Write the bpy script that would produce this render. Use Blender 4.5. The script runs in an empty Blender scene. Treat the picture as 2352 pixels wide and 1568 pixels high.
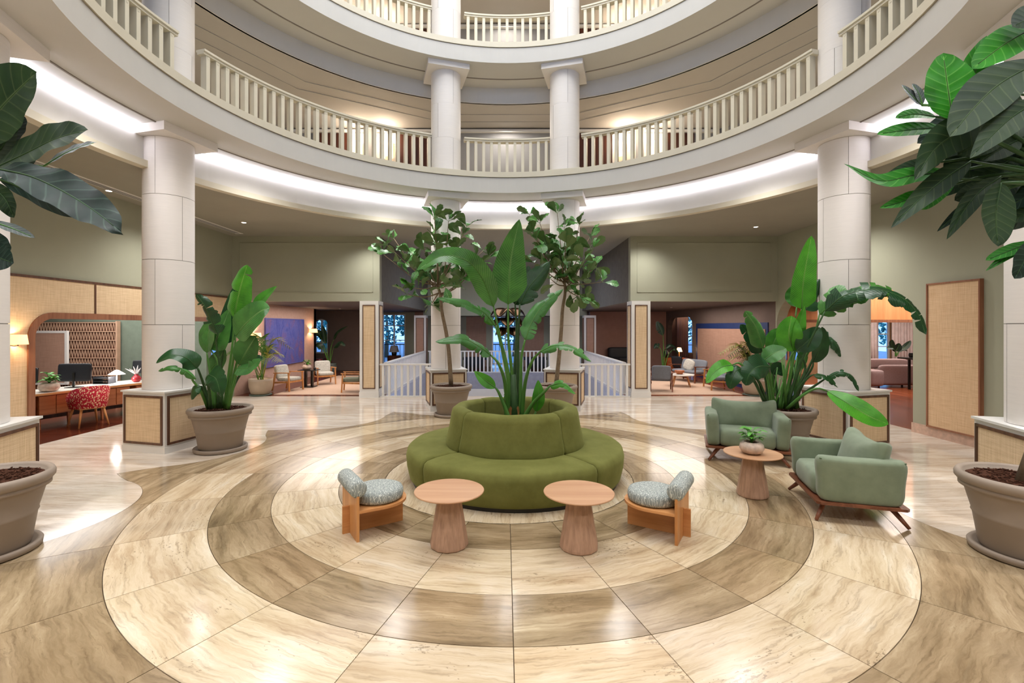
import bpy, bmesh, math, random
from math import sin, cos, pi, sqrt, atan2, tan, radians
from mathutils import Vector, Matrix, Euler
rnd = random.Random(7)
S = bpy.context.scene
COL = S.collection
# ------------------------------------------------------------------ camera, world, lights
FPX, PX, PY, EYE = 1080.0, 1160.0, 750.0, 1.9
cd = bpy.data.cameras.new('camera'); cam = bpy.data.objects.new('camera', cd); COL.objects.link(cam)
cam.location = (0, 0, EYE); cam.rotation_euler = (pi/2, 0, 0)
cd.sensor_width = 36; cd.lens = 36*FPX/2352; cd.shift_x = (1176-PX)/2352; cd.shift_y = (PY-784)/2352
cd.clip_start = .05; cd.clip_end = 300
S.camera = cam
S.view_settings.view_transform = 'Standard'; S.view_settings.look = 'None'
S.view_settings.exposure = 0.5; S.view_settings.gamma = 1; S.view_settings.use_curve_mapping = False
S.cycles.use_adaptive_sampling = True; S.cycles.adaptive_threshold = .02; S.cycles.max_bounces = 6; S.cycles.diffuse_bounces = 3; S.cycles.glossy_bounces = 3
S.cycles.use_denoising = True; S.cycles.sample_clamp_indirect = 6; S.cycles.caustics_reflective = False; S.cycles.caustics_refractive = False
W = bpy.data.worlds.new('dusk'); S.world = W; W.use_nodes = True
bg = W.node_tree.nodes['Background']; bg.inputs[0].default_value = (.22, .46, .95, 1); bg.inputs[1].default_value = 2.2
CX, CY = .05, 6.09

def light(name, kind, loc, energy, color=(1, .93, .85), size=.2, rot=(0, 0, 0), spot=1.6, blend=.8, sy=None):
    l = bpy.data.lights.new(name, kind); l.energy = energy; l.color = color
    if kind == 'AREA':
        l.size = size
        if sy: l.shape = 'RECTANGLE'; l.size_y = sy
        else: l.shape = 'DISK'
    elif kind == 'SPOT': l.shadow_soft_size = size; l.spot_size = spot; l.spot_blend = blend; l.specular_factor = .3
    else: l.shadow_soft_size = size
    o = bpy.data.objects.new(name, l); o.location = loc; o.rotation_euler = rot; COL.objects.link(o)
    return o
light('atrium_top_fill', 'AREA', (CX, CY, 13.6), 740, (.97, .985, 1), 8.0)  # unseen disc added to light the atrium from above; the ceiling is closed
for a in range(0, 360, 30): light('soffit_fill_spot', 'SPOT', (CX+4.95*sin(radians(a)), CY+4.95*cos(radians(a)), 4.88), 95, (1, .98, .96), .25, spot=2.9, blend=1)  # spots added to brighten lower columns and floor; soffit has no fixtures
for z_ in (7.4, 10.35):
    for a in (-75, -48, 0, 48, 75): light('gallery_fill', 'AREA', (CX+7.6*sin(radians(a)), CY+6.6*cos(radians(a)), z_), 26, (1, .92, .84), 1.0)  # fixtureless area lights added to lift the gallery ceilings
for a in (-150, -120, -60, -30, 0, 30, 60, 120, 150, 180):
    x = CX+7.3*sin(radians(a)); y = CY+6.9*cos(radians(a))
    if abs(x) > 6.9: x = math.copysign(6.7, x)
    light('ceiling_downlight_lamp', 'SPOT', (x, y, 4.3), 300 if abs(a) > 90 else 110 if abs(a) <= 30 else 220, (1, .97, .94), .12, spot=2.5, blend=1)
light('office_fill', 'AREA', (-9.0, 10.0, 2.85), 130, (1, .97, .95), 3.0, sy=3.6)  # fill light added for the office, made wide to soften floor glare
light('lounge_fill', 'AREA', (-5.6, 15.4, 2.55), 95, (1, .88, .80), 2.6, sy=4.0)  # pair of fill lights added to brighten both lounges, no fixture behind them
light('lounge_fill', 'AREA', (5.6, 15.4, 2.55), 95, (1, .88, .80), 2.6, sy=4.0)
light('salon_fill', 'AREA', (12.0, 14.0, 3.3), 380, (1, .90, .82), 5.0, sy=5.0)  # broad fill light added for the salon, not a fixture
light('far_room_lamp', 'AREA', (8.8, 21.8, 2.9), 60, (1, .78, .55), 1.0)
light('stairwell_lamp', 'AREA', (0, 16.5, 4.2), 110, (.75, .82, 1), 3.0)

# ------------------------------------------------------------------ helpers
def lin(h):
    h = h.lstrip('#'); r = [int(h[i:i+2], 16)/255 for i in (0, 2, 4)]
    return tuple(c/12.92 if c <= .04045 else ((c+.055)/1.055)**2.4 for c in r)+(1,)
def px(x, y, Y):
    return Vector(((x-PX)*Y/FPX, Y, EYE-(y-PY)*Y/FPX))
class MB:
    def __init__(s): s.v = []; s.f = []; s.sm = []; s.uv = None
    def add(s, vs, fs, smooth=False):
        o = len(s.v); s.v += [tuple(p) for p in vs]
        for f in fs: s.f.append(tuple(i+o for i in f)); s.sm.append(smooth)
        return s
    def box(s, x0, x1, y0, y1, z0, z1, M=None):
        vs = [Vector((x, y, z)) for z in (z0, z1) for y in (y0, y1) for x in (x0, x1)]
        if M: vs = [M @ v for v in vs]
        return s.add(vs, [(0, 2, 3, 1), (4, 5, 7, 6), (0, 1, 5, 4), (2, 6, 7, 3), (0, 4, 6, 2), (1, 3, 7, 5)])
    def bar(s, a, b, w, d=None, up=(0, 0, 1)):
        a = Vector(a); b = Vector(b); d = d or w; t = (b-a); L = t.length; t.normalize()
        u = Vector(up)
        if abs(t.dot(u)) > .98: u = Vector((0, 1, 0))
        x = t.cross(u).normalized(); y = x.cross(t)
        vs = [p+x*sx*w/2+y*sy*d/2 for p in (a, b) for sy in (-1, 1) for sx in (-1, 1)]
        return s.add(vs, [(0, 1, 3, 2), (4, 6, 7, 5), (0, 4, 5, 1), (2, 3, 7, 6), (0, 2, 6, 4), (1, 5, 7, 3)])
    def tube(s, pts, rad, n=8, smooth=True, cap=True):
        pts = [Vector(p) for p in pts]; m = len(pts)
        if not hasattr(rad, '__len__'): rad = [rad]*m
        rings = []; up = Vector((0, 0, 1))
        for i, p in enumerate(pts):
            t = (pts[min(i+1, m-1)]-pts[max(i-1, 0)]).normalized()
            u = up if abs(t.dot(up)) < .97 else Vector((0, 1, 0))
            x = t.cross(u).normalized(); y = x.cross(t)
            rings += [p+(x*cos(2*pi*k/n)+y*sin(2*pi*k/n))*rad[i] for k in range(n)]
        fs = [(i*n+k, i*n+(k+1) % n, (i+1)*n+(k+1) % n, (i+1)*n+k) for i in range(m-1) for k in range(n)]
        s.add(rings, fs, smooth)
        if cap:
            o = len(s.v)-len(rings)
            s.f.append(tuple(o+k for k in reversed(range(n)))); s.sm.append(False)
            s.f.append(tuple(o+(m-1)*n+k for k in range(n))); s.sm.append(False)
        return s
    def lathe(s, prof, n=32, c=(0, 0, 0), a0=0, a1=2*pi, smooth=True, M=None):
        full = abs(a1-a0-2*pi) < 1e-6; k = n if full else n+1; vs = []
        for r, z in prof:
            for i in range(k):
                a = a0+(a1-a0)*i/n; vs.append(Vector((c[0]+r*cos(a), c[1]+r*sin(a), c[2]+z)))
        if M: vs = [M @ v for v in vs]
        fs = [(j*k+i, j*k+(i+1) % k, (j+1)*k+(i+1) % k, (j+1)*k+i) for j in range(len(prof)-1) for i in range(n)]
        return s.add(vs, fs, smooth)
    def prism(s, pts, z0, z1, M=None):
        n = len(pts); vs = [Vector((x, y, z0)) for x, y in pts]+[Vector((x, y, z1)) for x, y in pts]
        if M: vs = [M @ v for v in vs]
        return s.add(vs, [tuple(reversed(range(n))), tuple(range(n, 2*n))]+[(i, (i+1) % n, n+(i+1) % n, n+i) for i in range(n)])
    def arc(s, r0, r1, z0, z1, a0, a1, n, c=(0, 0), smooth=False):
        """solid ring sector; angles (deg) clockwise from +Y"""
        full = abs(a1-a0) >= 359.99; k = n if full else n+1; vs = []
        for r, z in ((r0, z0), (r1, z0), (r1, z1), (r0, z1)):
            for i in range(k):
                a = radians(a0+(a1-a0)*i/n); vs.append((c[0]+r*sin(a), c[1]+r*cos(a), z))
        fs = []
        for j in range(4):
            for i in range(n):
                i2 = (i+1) % k; fs.append((j*k+i, j*k+i2, ((j+1) % 4)*k+i2, ((j+1) % 4)*k+i))
        s.add(vs, fs, smooth)
        if not full:
            o = len(s.v)-len(vs)
            for i in (0, n): s.f.append(tuple(o+j*k+i for j in range(4))); s.sm.append(False)
        return s
    def build(s, name, mat, parent=None, **tags):
        me = bpy.data.meshes.new(name); me.from_pydata(s.v, [], s.f); me.materials.append(mat)
        me.polygons.foreach_set('use_smooth', s.sm)
        if s.uv:
            l = me.uv_layers.new(name='UVMap')
            for lp in me.loops: l.data[lp.index].uv = s.uv[lp.vertex_index]
        bm = bmesh.new(); bm.from_mesh(me); bmesh.ops.recalc_face_normals(bm, faces=bm.faces); bm.to_mesh(me); bm.free()
        return link(name, me, parent, **tags)
def link(name, me, parent=None, loc=None, rz=None, **tags):
    o = bpy.data.objects.new(name, me); COL.objects.link(o)
    if parent: o.parent = parent
    if loc is not None: o.location = loc
    if rz is not None: o.rotation_euler = (0, 0, rz)
    for k, v in tags.items(): o[k] = v
    return o
def thing(name, label, cat, loc=(0, 0, 0), rz=0, group=None):
    o = bpy.data.objects.new(name, None); COL.objects.link(o); o.location = loc; o.rotation_euler = (0, 0, rz)
    o.empty_display_size = .1; o['label'] = label; o['category'] = cat
    if group: o['group'] = group
    return o
def copy_tree(o, parent=None):
    c = o.copy(); COL.objects.link(c)
    if parent: c.parent = parent
    for ch in list(o.children): copy_tree(ch, c)
    return c
def dup(o, loc, rz, label, group=None):
    c = copy_tree(o); c.location = loc; c.rotation_euler = (0, 0, rz); c['label'] = label
    if group: c['group'] = group
    return c
def struct(name, mb, mat, parent=None): return mb.build(name, mat, parent, kind='structure')
def soft(sx, sy, sz, e=5, n=8, M=None, fn=None, mb=None):
    """puffed rounded block of full size sx,sy,sz centred on the origin"""
    mb = mb or MB(); bm = bmesh.new(); bmesh.ops.create_cube(bm, size=2)
    bmesh.ops.subdivide_edges(bm, edges=bm.edges[:], cuts=n, use_grid_fill=True)
    ee = e if hasattr(e, '__len__') else (e, e, e)
    vs = []
    for v in bm.verts:
        x, y, z = v.co
        x, y, z = [math.copysign(abs(t)**.8, t) for t in (x, y, z)]
        m = (abs(x)**ee[0]+abs(y)**ee[1]+abs(z)**ee[2])**(1/max(ee))
        p = Vector((x/m*sx/2, y/m*sy/2, z/m*sz/2))
        if fn: p = Vector(fn(p))
        if M: p = M @ p
        vs.append(p)
    fs = [tuple(v.index for v in f.verts) for f in bm.faces]; bm.free()
    return mb.add(vs, fs, True)
def T(x=0, y=0, z=0, rz=0, rx=0, ry=0):
    return Matrix.Translation((x, y, z)) @ Euler((rx, ry, rz)).to_matrix().to_4x4()

# ------------------------------------------------------------------ materials
def base(name, color, rough=.5, spec=.5, metal=0):
    m = bpy.data.materials.new(name); m.use_nodes = True; b = m.node_tree.nodes['Principled BSDF']
    b.inputs['Base Color'].default_value = lin(color) if isinstance(color, str) else color
    b.inputs['Roughness'].default_value = rough; b.inputs['Metallic'].default_value = metal
    b.inputs['Specular IOR Level'].default_value = spec
    return m, m.node_tree, b
def N(nt, t, **kw):
    n = nt.nodes.new(t)
    for k, v in kw.items():
        if k in n.inputs.keys() if isinstance(k, str) else False: n.inputs[k].default_value = v
        else: setattr(n, k, v)
    return n
def coords(nt, scale=(1, 1, 1), rand=0, kind='Object'):
    tc = nt.nodes.new('ShaderNodeTexCoord'); mp = nt.nodes.new('ShaderNodeMapping'); mp.inputs['Scale'].default_value = scale
    nt.links.new(tc.outputs[kind], mp.inputs['Vector'])
    if rand:
        oi = nt.nodes.new('ShaderNodeObjectInfo'); mu = nt.nodes.new('ShaderNodeVectorMath'); mu.operation = 'SCALE'
        cx = nt.nodes.new('ShaderNodeCombineXYZ')
        for i, k in enumerate((1.0, 1.7, .6)):
            ml = nt.nodes.new('ShaderNodeMath'); ml.operation = 'MULTIPLY'; ml.inputs[1].default_value = k*rand
            nt.links.new(oi.outputs['Random'], ml.inputs[0]); nt.links.new(ml.outputs[0], cx.inputs[i])
        nt.links.new(cx.outputs[0], mp.inputs['Location'])
    return mp.outputs[0]
def noise(nt, vec, scale, detail=4, rough=.55, dist=0):
    n = nt.nodes.new('ShaderNodeTexNoise'); n.inputs['Scale'].default_value = scale; n.inputs['Detail'].default_value = detail
    n.inputs['Roughness'].default_value = rough; n.inputs['Distortion'].default_value = dist; nt.links.new(vec, n.inputs['Vector'])
    return n.outputs['Fac']
def ramp(nt, fac, stops):
    r = nt.nodes.new('ShaderNodeValToRGB'); el = r.color_ramp.elements
    while len(el) < len(stops): el.new(.5)
    for e, (p, c) in zip(el, stops): e.position = p; e.color = lin(c) if isinstance(c, str) else c
    nt.links.new(fac, r.inputs[0]); return r.outputs[0]
def mix(nt, f, a, b, mode='MIX'):
    m = nt.nodes.new('ShaderNodeMix'); m.data_type = 'RGBA'; m.blend_type = mode
    for s_, v in ((m.inputs[0], f), (m.inputs[6], a), (m.inputs[7], b)):
        if hasattr(v, 'links'): nt.links.new(v, s_)
        elif isinstance(v, str): s_.default_value = lin(v)
        else: s_.default_value = v
    return m.outputs[2]
def bump(nt, b, fac, strength=.2, dist=.01):
    n = nt.nodes.new('ShaderNodeBump'); n.inputs['Strength'].default_value = strength; n.inputs['Distance'].default_value = dist
    nt.links.new(fac, n.inputs['Height']); nt.links.new(n.outputs[0], b.inputs['Normal'])
def plain(name, color, rough=.6, spec=.35, var=.05, sc=6, metal=0, stretch=(1, 1, 1), bmp=.06):
    m, nt, b = base(name, color, rough, spec, metal)
    f = noise(nt, coords(nt, stretch), sc, 5)
    c = Vector(lin(color)[:3]); lo = tuple(c*(1-var*2))+(1,); hi = tuple(c*(1+var*2))+(1,)
    nt.links.new(ramp(nt, f, [(.3, lo), (.7, hi)]), b.inputs['Base Color'])
    if bmp: bump(nt, b, f, bmp, .004)
    return m
def emis(name, color, strength):
    m, nt, b = base(name, color, .5); b.inputs['Emission Color'].default_value = lin(color) if isinstance(color, str) else color
    b.inputs['Emission Strength'].default_value = strength; return m
def travertine(name, cols, along='Y', rand=40, rough=.16, pits=.5, spec=.5, k=1.0, tone=.12):
    """banded stone: cloudy bands + fine streaks running along the bedding, gently bent, with small open pores"""
    m, nt, b = base(name, cols[1], rough, spec)
    Y_ = along == 'Y'
    wv = coords(nt, (2.0, .8, 1) if Y_ else (.8, 2.0, 1), rand)
    w = nt.nodes.new('ShaderNodeTexNoise'); w.inputs['Scale'].default_value = 1.5; w.inputs['Detail'].default_value = 5; w.inputs['Roughness'].default_value = .62; nt.links.new(wv, w.inputs['Vector'])
    def warped(sc, amp):
        v = coords(nt, sc if Y_ else (sc[1], sc[0], 1), rand)
        q = nt.nodes.new('ShaderNodeVectorMath'); q.operation = 'MULTIPLY_ADD'; q.inputs[1].default_value = (amp, .1, 0) if Y_ else (.1, amp, 0)
        nt.links.new(w.outputs['Color'], q.inputs[0]); nt.links.new(v, q.inputs[2]); return q.outputs[0]
    f1 = noise(nt, warped((7*k, .9*k, 1), 1.6), .9, 7, .66)
    f2 = noise(nt, warped((44*k, 2.2*k, 1), 8.5), 1.1, 5, .62)
    f3 = noise(nt, wv, .9, 3, .5)
    c1 = ramp(nt, f1, [(.30, cols[0]), (.45, cols[1]), (.57, cols[2]), (.70, cols[3])])
    c2 = ramp(nt, f2, [(.33, '#a89a86'), (.46, '#ece4d8'), (.62, '#fffdf8')])
    c = mix(nt, .5, c1, c2, 'MULTIPLY')
    c = mix(nt, .35, c, ramp(nt, f3, [(.35, '#c9bba6'), (.6, '#ffffff')]), 'MULTIPLY')
    p1 = noise(nt, coords(nt, (60, 26, 1) if Y_ else (26, 60, 1), rand), 1.0, 2, .6); p2 = noise(nt, wv, 2.2, 3)
    mu = nt.nodes.new('ShaderNodeMath'); mu.operation = 'MULTIPLY'; nt.links.new(p1, mu.inputs[0]); nt.links.new(p2, mu.inputs[1])
    pf = ramp(nt, mu.outputs[0], [(.385, (0, 0, 0, 1)), (.405, (pits,)*3+(1,))])
    c = mix(nt, pf, c, '#5d4a32')
    oi = nt.nodes.new('ShaderNodeObjectInfo')
    t = ramp(nt, oi.outputs['Random'], [(0, (1-tone, 1-tone*1.1, 1-tone*1.2, 1)), (.35, (1, 1, 1, 1)), (.7, (1-tone*.5, 1-tone*.45, 1-tone*.6, 1)), (1, (1, 1-tone*.3, 1-tone*.6, 1))])
    c = mix(nt, 1.0, c, t, 'MULTIPLY')
    nt.links.new(c, b.inputs['Base Color']); bump(nt, b, f2, .015, .002)
    return m
def wood(name, a, c, rough=.38, axis='Z', sc=1.0, spec=.4):
    m, nt, b = base(name, c, rough, spec)
    s = {'X': (.8, 12, 12), 'Y': (12, .8, 12), 'Z': (12, 12, .8)}[axis]
    f = noise(nt, coords(nt, tuple(q*sc for q in s), 9), 1.4, 6, .6, .4)
    nt.links.new(ramp(nt, f, [(.3, a), (.62, c)]), b.inputs['Base Color']); bump(nt, b, f, .05, .003)
    return m
def cane(name, a, c, s=150):
    m, nt, b = base(name, c, .75, .2)
    v = coords(nt, (1, 1, 1), 5)
    fac = noise(nt, coords(nt, (60, 60, 2), 5), 1.6, 3); fac2 = noise(nt, coords(nt, (3, 3, 110), 5), 1.2, 3)
    m1 = mix(nt, .5, ramp(nt, fac, [(.3, a), (.65, c)]), ramp(nt, fac2, [(.3, a), (.62, c)]))
    w1 = nt.nodes.new('ShaderNodeTexWave'); w1.bands_direction = 'Z'; w1.inputs['Scale'].default_value = 34; nt.links.new(v, w1.inputs[0])
    c3 = mix(nt, .16, m1, w1.outputs['Color'], 'MULTIPLY')
    nt.links.new(c3, b.inputs['Base Color']); bump(nt, b, fac2, .12, .003)
    return m
M_LIGHT = travertine('light_travertine', ('#b59c7c', '#d3c0a3', '#decdb3', '#e9dfcd'))
M_DARK = travertine('dark_travertine', ('#7c6b53', '#9c886c', '#b19d80', '#cab89b'), pits=.25)
M_OUT = travertine('pale_travertine', ('#cdbcaa', '#dfd2c4', '#eae0d5', '#f3ede6'), along='X', rand=0, pits=.12, rough=.1, k=1.1, tone=0)
M_BED = plain('joint_grout', '#5b4a37', .9)
M_STONE = plain('limestone', '#e6e0db', .62, .3, .01, 4, stretch=(1, 1, 14), bmp=.04)
M_JOINT = plain('stone_joint', '#8d837a', .9)
M_WHITE = plain('white_plaster', '#d6d2cb', .75, .25, .01, 2, bmp=0)
M_BEAM = plain('grey_white_plaster', '#c9c6c0', .75, .25, .01, 2, bmp=0)
M_CREAM = plain('cream_paint', '#d4ccb8', .5, .35, .015, 3, bmp=0)
M_TRIMW = plain('white_paint', '#e2dfda', .45, .4, .01, 3, bmp=0)
M_OLIVE = plain('olive_paint', '#a3a38f', .8, .2, .015, 1.5, bmp=.02)
M_CEIL = plain('taupe_ceiling', '#969284', .55, .35, .02, 1.5, bmp=0)
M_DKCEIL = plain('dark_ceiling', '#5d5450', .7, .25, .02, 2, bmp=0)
M_CANE = cane('cane_weave', '#cdae86', '#eed4b0')
M_CANED = cane('cane_weave_rose', '#a17c69', '#bf9a85')
M_BROWN = wood('walnut_frame', '#4a3226', '#6b4a38')
M_FRAMEW = wood('brown_wood_frame', '#7d4f38', '#9c6a4e')
M_FLOORW = wood('wood_floor', '#5e2b17', '#964f2e', .22, 'Y', .9)
M_FLOORX = wood('wood_floor_dark', '#43190f', '#6f3420', .2, 'X', .9)
def planks(m, axis, w=.16):
    nt = m.node_tree; b = nt.nodes['Principled BSDF']; src = b.inputs['Base Color'].links[0].from_socket
    br = nt.nodes.new('ShaderNodeTexBrick'); tc = nt.nodes.new('ShaderNodeTexCoord'); mp = nt.nodes.new('ShaderNodeMapping')
    if axis == 'Y': mp.inputs['Rotation'].default_value = (0, 0, pi/2)
    nt.links.new(tc.outputs['Object'], mp.inputs[0]); nt.links.new(mp.outputs[0], br.inputs[0])
    br.inputs['Scale'].default_value = 1; br.inputs['Brick Width'].default_value = 1.8; br.inputs['Row Height'].default_value = w; br.inputs['Mortar Size'].default_value = .004
    br.inputs['Color1'].default_value = (1, 1, 1, 1); br.inputs['Color2'].default_value = (.62, .6, .58, 1); br.inputs['Mortar'].default_value = (.2, .15, .12, 1)
    nt.links.new(mix(nt, 1, src, br.outputs[0], 'MULTIPLY'), b.inputs['Base Color'])
planks(M_FLOORW, 'Y'); planks(M_FLOORX, 'X')
M_RUG = plain('beige_rug', '#c4a892', .95, .1, .04, 40)
M_UPCEIL = plain('warm_white_ceiling', '#b9b3ac', .8, .2, .01, 2, bmp=0)
M_GREYW = plain('grey_wall', '#8e8c8a', .8, .2, .01, 2, bmp=0)
M_COVE = emis('cove_strip', '#f0f0ff', 15)
M_WARMG = emis('warm_shade', '#ffcf92', 4.5)
M_WHITEG = emis('white_lamp_glass', '#fff6e8', 14)
M_BLACK = plain('black_metal', '#15130f', .35, .5, .05)
M_DKWOOD = wood('dark_wood_panel', '#2e1710', '#552c1c')
M_OAK = wood('oak', '#b97a45', '#d79a62', .4, 'X', .7)
M_OAKTOP = wood('oak_tabletop', '#b38462', '#c79c78', .42, 'X', .35)
M_OAKZ = wood('ribbed_oak', '#9b7862', '#b8937a', .45, 'Z', 2.2)
M_WALN = wood('walnut', '#5c3320', '#86523a', .35, 'X')
M_SOIL = plain('bark_mulch', '#472c20', .95, .1, .35, 60, bmp=1)
M_POT = plain('taupe_clay', '#958678', .55, .35, .02, 3, bmp=.02)
M_BEIGEPOT = plain('beige_glazed_pot', '#a8957f', .4, .4, .03)

# ------------------------------------------------------------------ floor of stone tiles
floor = struct('floor', MB().box(-7.5, 7.5, -3.2, 12.86, -.12, -.012), M_BED)
def rb(phi):
    if 120 < phi % 360 < 240: return 5.08
    d = abs((phi % 30)-15)
    if d <= 11.5:
        s_ = 5.37*sin(radians(d)); return 5.37*cos(radians(d))-sqrt(1.44-s_*s_)
    return 4.72+(d-11.5)/3.5*.36
def loc2(r, a):  # local tile frame: x radial, y tangential (a deg, clockwise)
    return (r*cos(radians(a)), -r*sin(radians(a)))
RINGS = [(1.56, 2.08, M_DARK), (2.08, 2.76, M_LIGHT), (2.76, 3.30, M_DARK), (3.30, 4.0, M_LIGHT)]
g = .0028
def tile_mesh(inner, outer, mat):
    mb = MB(); n = 10; a0, a1 = -7.5, 7.5; pts = []
    for i in range(n+1):
        a = a0+(a1-a0)*i/n; r = outer(a)-g; pts.append((r, a))
    for i in range(n, -1, -1):
        a = a0+(a1-a0)*i/n; r = inner(a)+g; pts.append((r, a))
    q = []
    for r, a in pts:
        gg = math.degrees(g/r); aa = max(a0+gg, min(a1-gg, a)); q.append(loc2(r, aa))
    mb.prism(q[::-1], -.03, 0)
    me = bpy.data.meshes.new('tile'); me.from_pydata(mb.v, [], mb.f); me.materials.append(mat); return me
tiles = []
for r0, r1, mt in RINGS: tiles.append([tile_mesh(lambda a, r=r0: r, lambda a, r=r1: r, mt)]*2)
tiles.append([tile_mesh(lambda a: 4.0, lambda a: rb(7.5+a), M_DARK), tile_mesh(lambda a: 4.0, lambda a: rb(22.5+a), M_DARK)])
front_tile = tile_mesh(lambda a: 4.0, lambda a: 5.08, M_DARK)
for ri, pair in enumerate(tiles):
    for k in range(24):
        link('tile', front_tile if ri == 4 and 8 <= k < 16 else pair[k % 2], floor, (CX, CY, 0), radians(90-(k*15+7.5)))
M_INNER = M_LIGHT
MB().lathe([(0.001, 0), (1.556, 0)], 48, (CX, CY, 0), smooth=False).build('centre_tile', M_INNER, floor)
# pale field around the rosette
mb = MB(); X0, X1, Y0, Y1 = -7.5, 7.5, -3.2, 12.86
angs = sorted(set([i*.5 for i in range(720)]+[math.degrees(atan2(x-CX, y-CY)) % 360 for x in (X0, X1) for y in (Y0, Y1)]))
vi = []; vo = []
for a in angs:
    s_, c_ = sin(radians(a)), cos(radians(a)); r = rb(a)+g
    t = min([(X1-CX)/s_ if s_ > 1e-9 else 1e9, (X0-CX)/s_ if s_ < -1e-9 else 1e9, (Y1-CY)/c_ if c_ > 1e-9 else 1e9, (Y0-CY)/c_ if c_ < -1e-9 else 1e9])
    vi.append((CX+r*s_, CY+r*c_, 0)); vo.append((CX+t*s_, CY+t*c_, 0))
n = len(angs); mb.add(vi+vo, [(i, (i+1) % n, n+(i+1) % n, n+i) for i in range(n)])
mb.build('pale_stone_field', M_OUT, floor)
mb = MB().box(-9.2, -3.3, 12.86, 23, -.1, .0); mb.box(-14, -7.5, 5, 12.86, -.1, 0)
struct('floor', mb, M_FLOORX)
mb = MB().box(3.3, 10.5, 12.86, 24.6, -.1, .0); mb.box(7.5, 18, 7, 12.86, -.1, 0); mb.box(10.5, 18, 12.86, 19, -.1, 0)
struct('floor', mb, M_FLOORW)
mb = MB().box(-3.3, 3.3, 19.6, 23, -.1, 0)
struct('floor', mb, M_FLOORX)

M_SHADEWALL = plain('shade_darkened_wall', '#6b6760', .8, .2)  # olive wall darkened in its base colour to imitate shade above the stairwell
# ------------------------------------------------------------------ walls, ground level
def arch_pts(y0, y1, z1, r, z0=0, n=8):
    p = [(y0, z0), (y0, z1-r)]
    p += [(y0+r-r*cos(pi/2*i/n), z1-r+r*sin(pi/2*i/n)) for i in range(1, n+1)]
    p += [(y1-r+r*sin(pi/2*i/n), z1-r+r*cos(pi/2*i/n)) for i in range(0, n+1)]
    p += [(y1, z0)]
    return p
def wall_x(name, x0, x1, ya, yb, zt, holes, mat, z0=0):
    """wall slab between x0..x1 along Y with arched holes cut as strips"""
    mb = MB(); cur = ya
    for (h0, h1, hz, r, hb) in sorted(holes):
        mb.box(x0, x1, cur, h0, z0, zt)
        p = arch_pts(h0, h1, hz, r, hb); top = [q for q in p]
        for i in range(len(p)-1):
            (a, za), (b, zb) = p[i], p[i+1]
            if abs(a-b) < 1e-6: continue
            mb.add([(x, y, z) for x in (x0, x1) for y, z in ((a, za), (b, zb), (b, zt), (a, zt))],
                   [(0, 1, 2, 3), (7, 6, 5, 4), (0, 4, 5, 1), (3, 2, 6, 7)])
        if hb > z0: mb.box(x0, x1, h0, h1, z0, hb)
        cur = h1
    mb.box(x0, x1, cur, yb, z0, zt)
    return struct(name, mb, mat)
wall_x('wall_left', -7.62, -7.4, -3.2, 12.86, 4.35, [(7.33, 12.4, 2.06, .32, 0)], M_OLIVE)
wall_x('wall_right', 7.4, 7.66, -3.2, 12.86, 4.35, [(8.53, 12.82, 2.66, .75, 0)], M_OLIVE)
for s_, nm in ((-1, 'wall_left'), (1, 'wall_right')):   # lintel walls over the lounges with a shallow panel moulding
    xs = sorted((s_*3.4, s_*7.4))
    mb = MB().box(xs[0], xs[1], 12.75, 12.95, 2.59, 4.35)
    w_ = struct('wall_back', mb, M_OLIVE)
    t = MB(); a, b = xs[0]+.18, xs[1]-.18
    for (x0, x1, z0, z1) in ((a, b, 2.83, 2.845), (a, b, 4.16, 4.175), (a, a+.015, 2.83, 4.16), (b-.015, b, 2.83, 4.16)): t.box(x0, x1, 12.738, 12.75, z0, z1)
    t.build('panel_moulding', M_OLIVE, w_)
    struct('wall_side', MB().box(*sorted((s_*3.4, s_*3.6)), 12.95, 20.9, 2.59, 4.35), M_SHADEWALL)
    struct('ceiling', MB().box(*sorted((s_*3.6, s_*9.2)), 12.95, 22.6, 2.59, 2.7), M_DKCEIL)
struct('wall_back', MB().box(-3.6, 3.6, 20.7, 20.9, 2.38, 4.35), M_OLIVE)
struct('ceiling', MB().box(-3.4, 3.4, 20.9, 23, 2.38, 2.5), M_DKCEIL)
struct('wall_front', MB().box(-7.62, 7.62, -3.4, -3.2, 0, 4.35), M_OLIVE)
# lounge outer walls
wall_x('wall_left', -7.6, -7.4, 12.86, 18.4, 2.6, [], plain('rose_cane_wall', '#b9998a', .8, .15, .03, 12))
struct('wall_left', MB().box(-9.2, -7.4, 18.2, 18.4, 0, 2.6), M_OLIVE)
M_TAUPE = plain('dark_taupe_wall', '#6e5f58', .8, .2, .02)
M_ROSE = plain('rose_wall', '#b08a7c', .8, .2, .02)
mb = MB().box(-9.2, -8.32, 20.5, 20.7, 0, 2.6); mb.box(-7.72, -6.2, 20.5, 20.7, 0, 2.6); mb.box(-8.32, -7.72, 20.5, 20.7, 0, .74)
p = arch_pts(-8.32, -7.72, 2.24, .28, .74)
for i in range(len(p)-1):
    (a, za), (b, zb) = p[i], p[i+1]
    if abs(a-b) > 1e-6: mb.add([(x, y, z) for y in (20.5, 20.7) for x, z in ((a, za), (b, zb), (b, 2.6), (a, 2.6))], [(0, 1, 2, 3), (7, 6, 5, 4), (0, 4, 5, 1)])
struct('wall_back', mb, M_TAUPE)
struct('wall_left', MB().box(-9.4, -9.2, 18.2, 23, 0, 2.6), M_TAUPE)
struct('wall_back', MB().box(-6.2, -6.0, 20.5, 22.5, 0, 2.6), M_OLIVE)
wall_x('wall_right', 7.4, 7.6, 12.86, 24.4, 2.6, [(18.5, 21.4, 2.3, .55, 0)], M_TAUPE)
mb = MB().box(3.9, 7.4, 21.6, 21.8, 0, 2.6); struct('wall_back', mb, M_ROSE)
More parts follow.
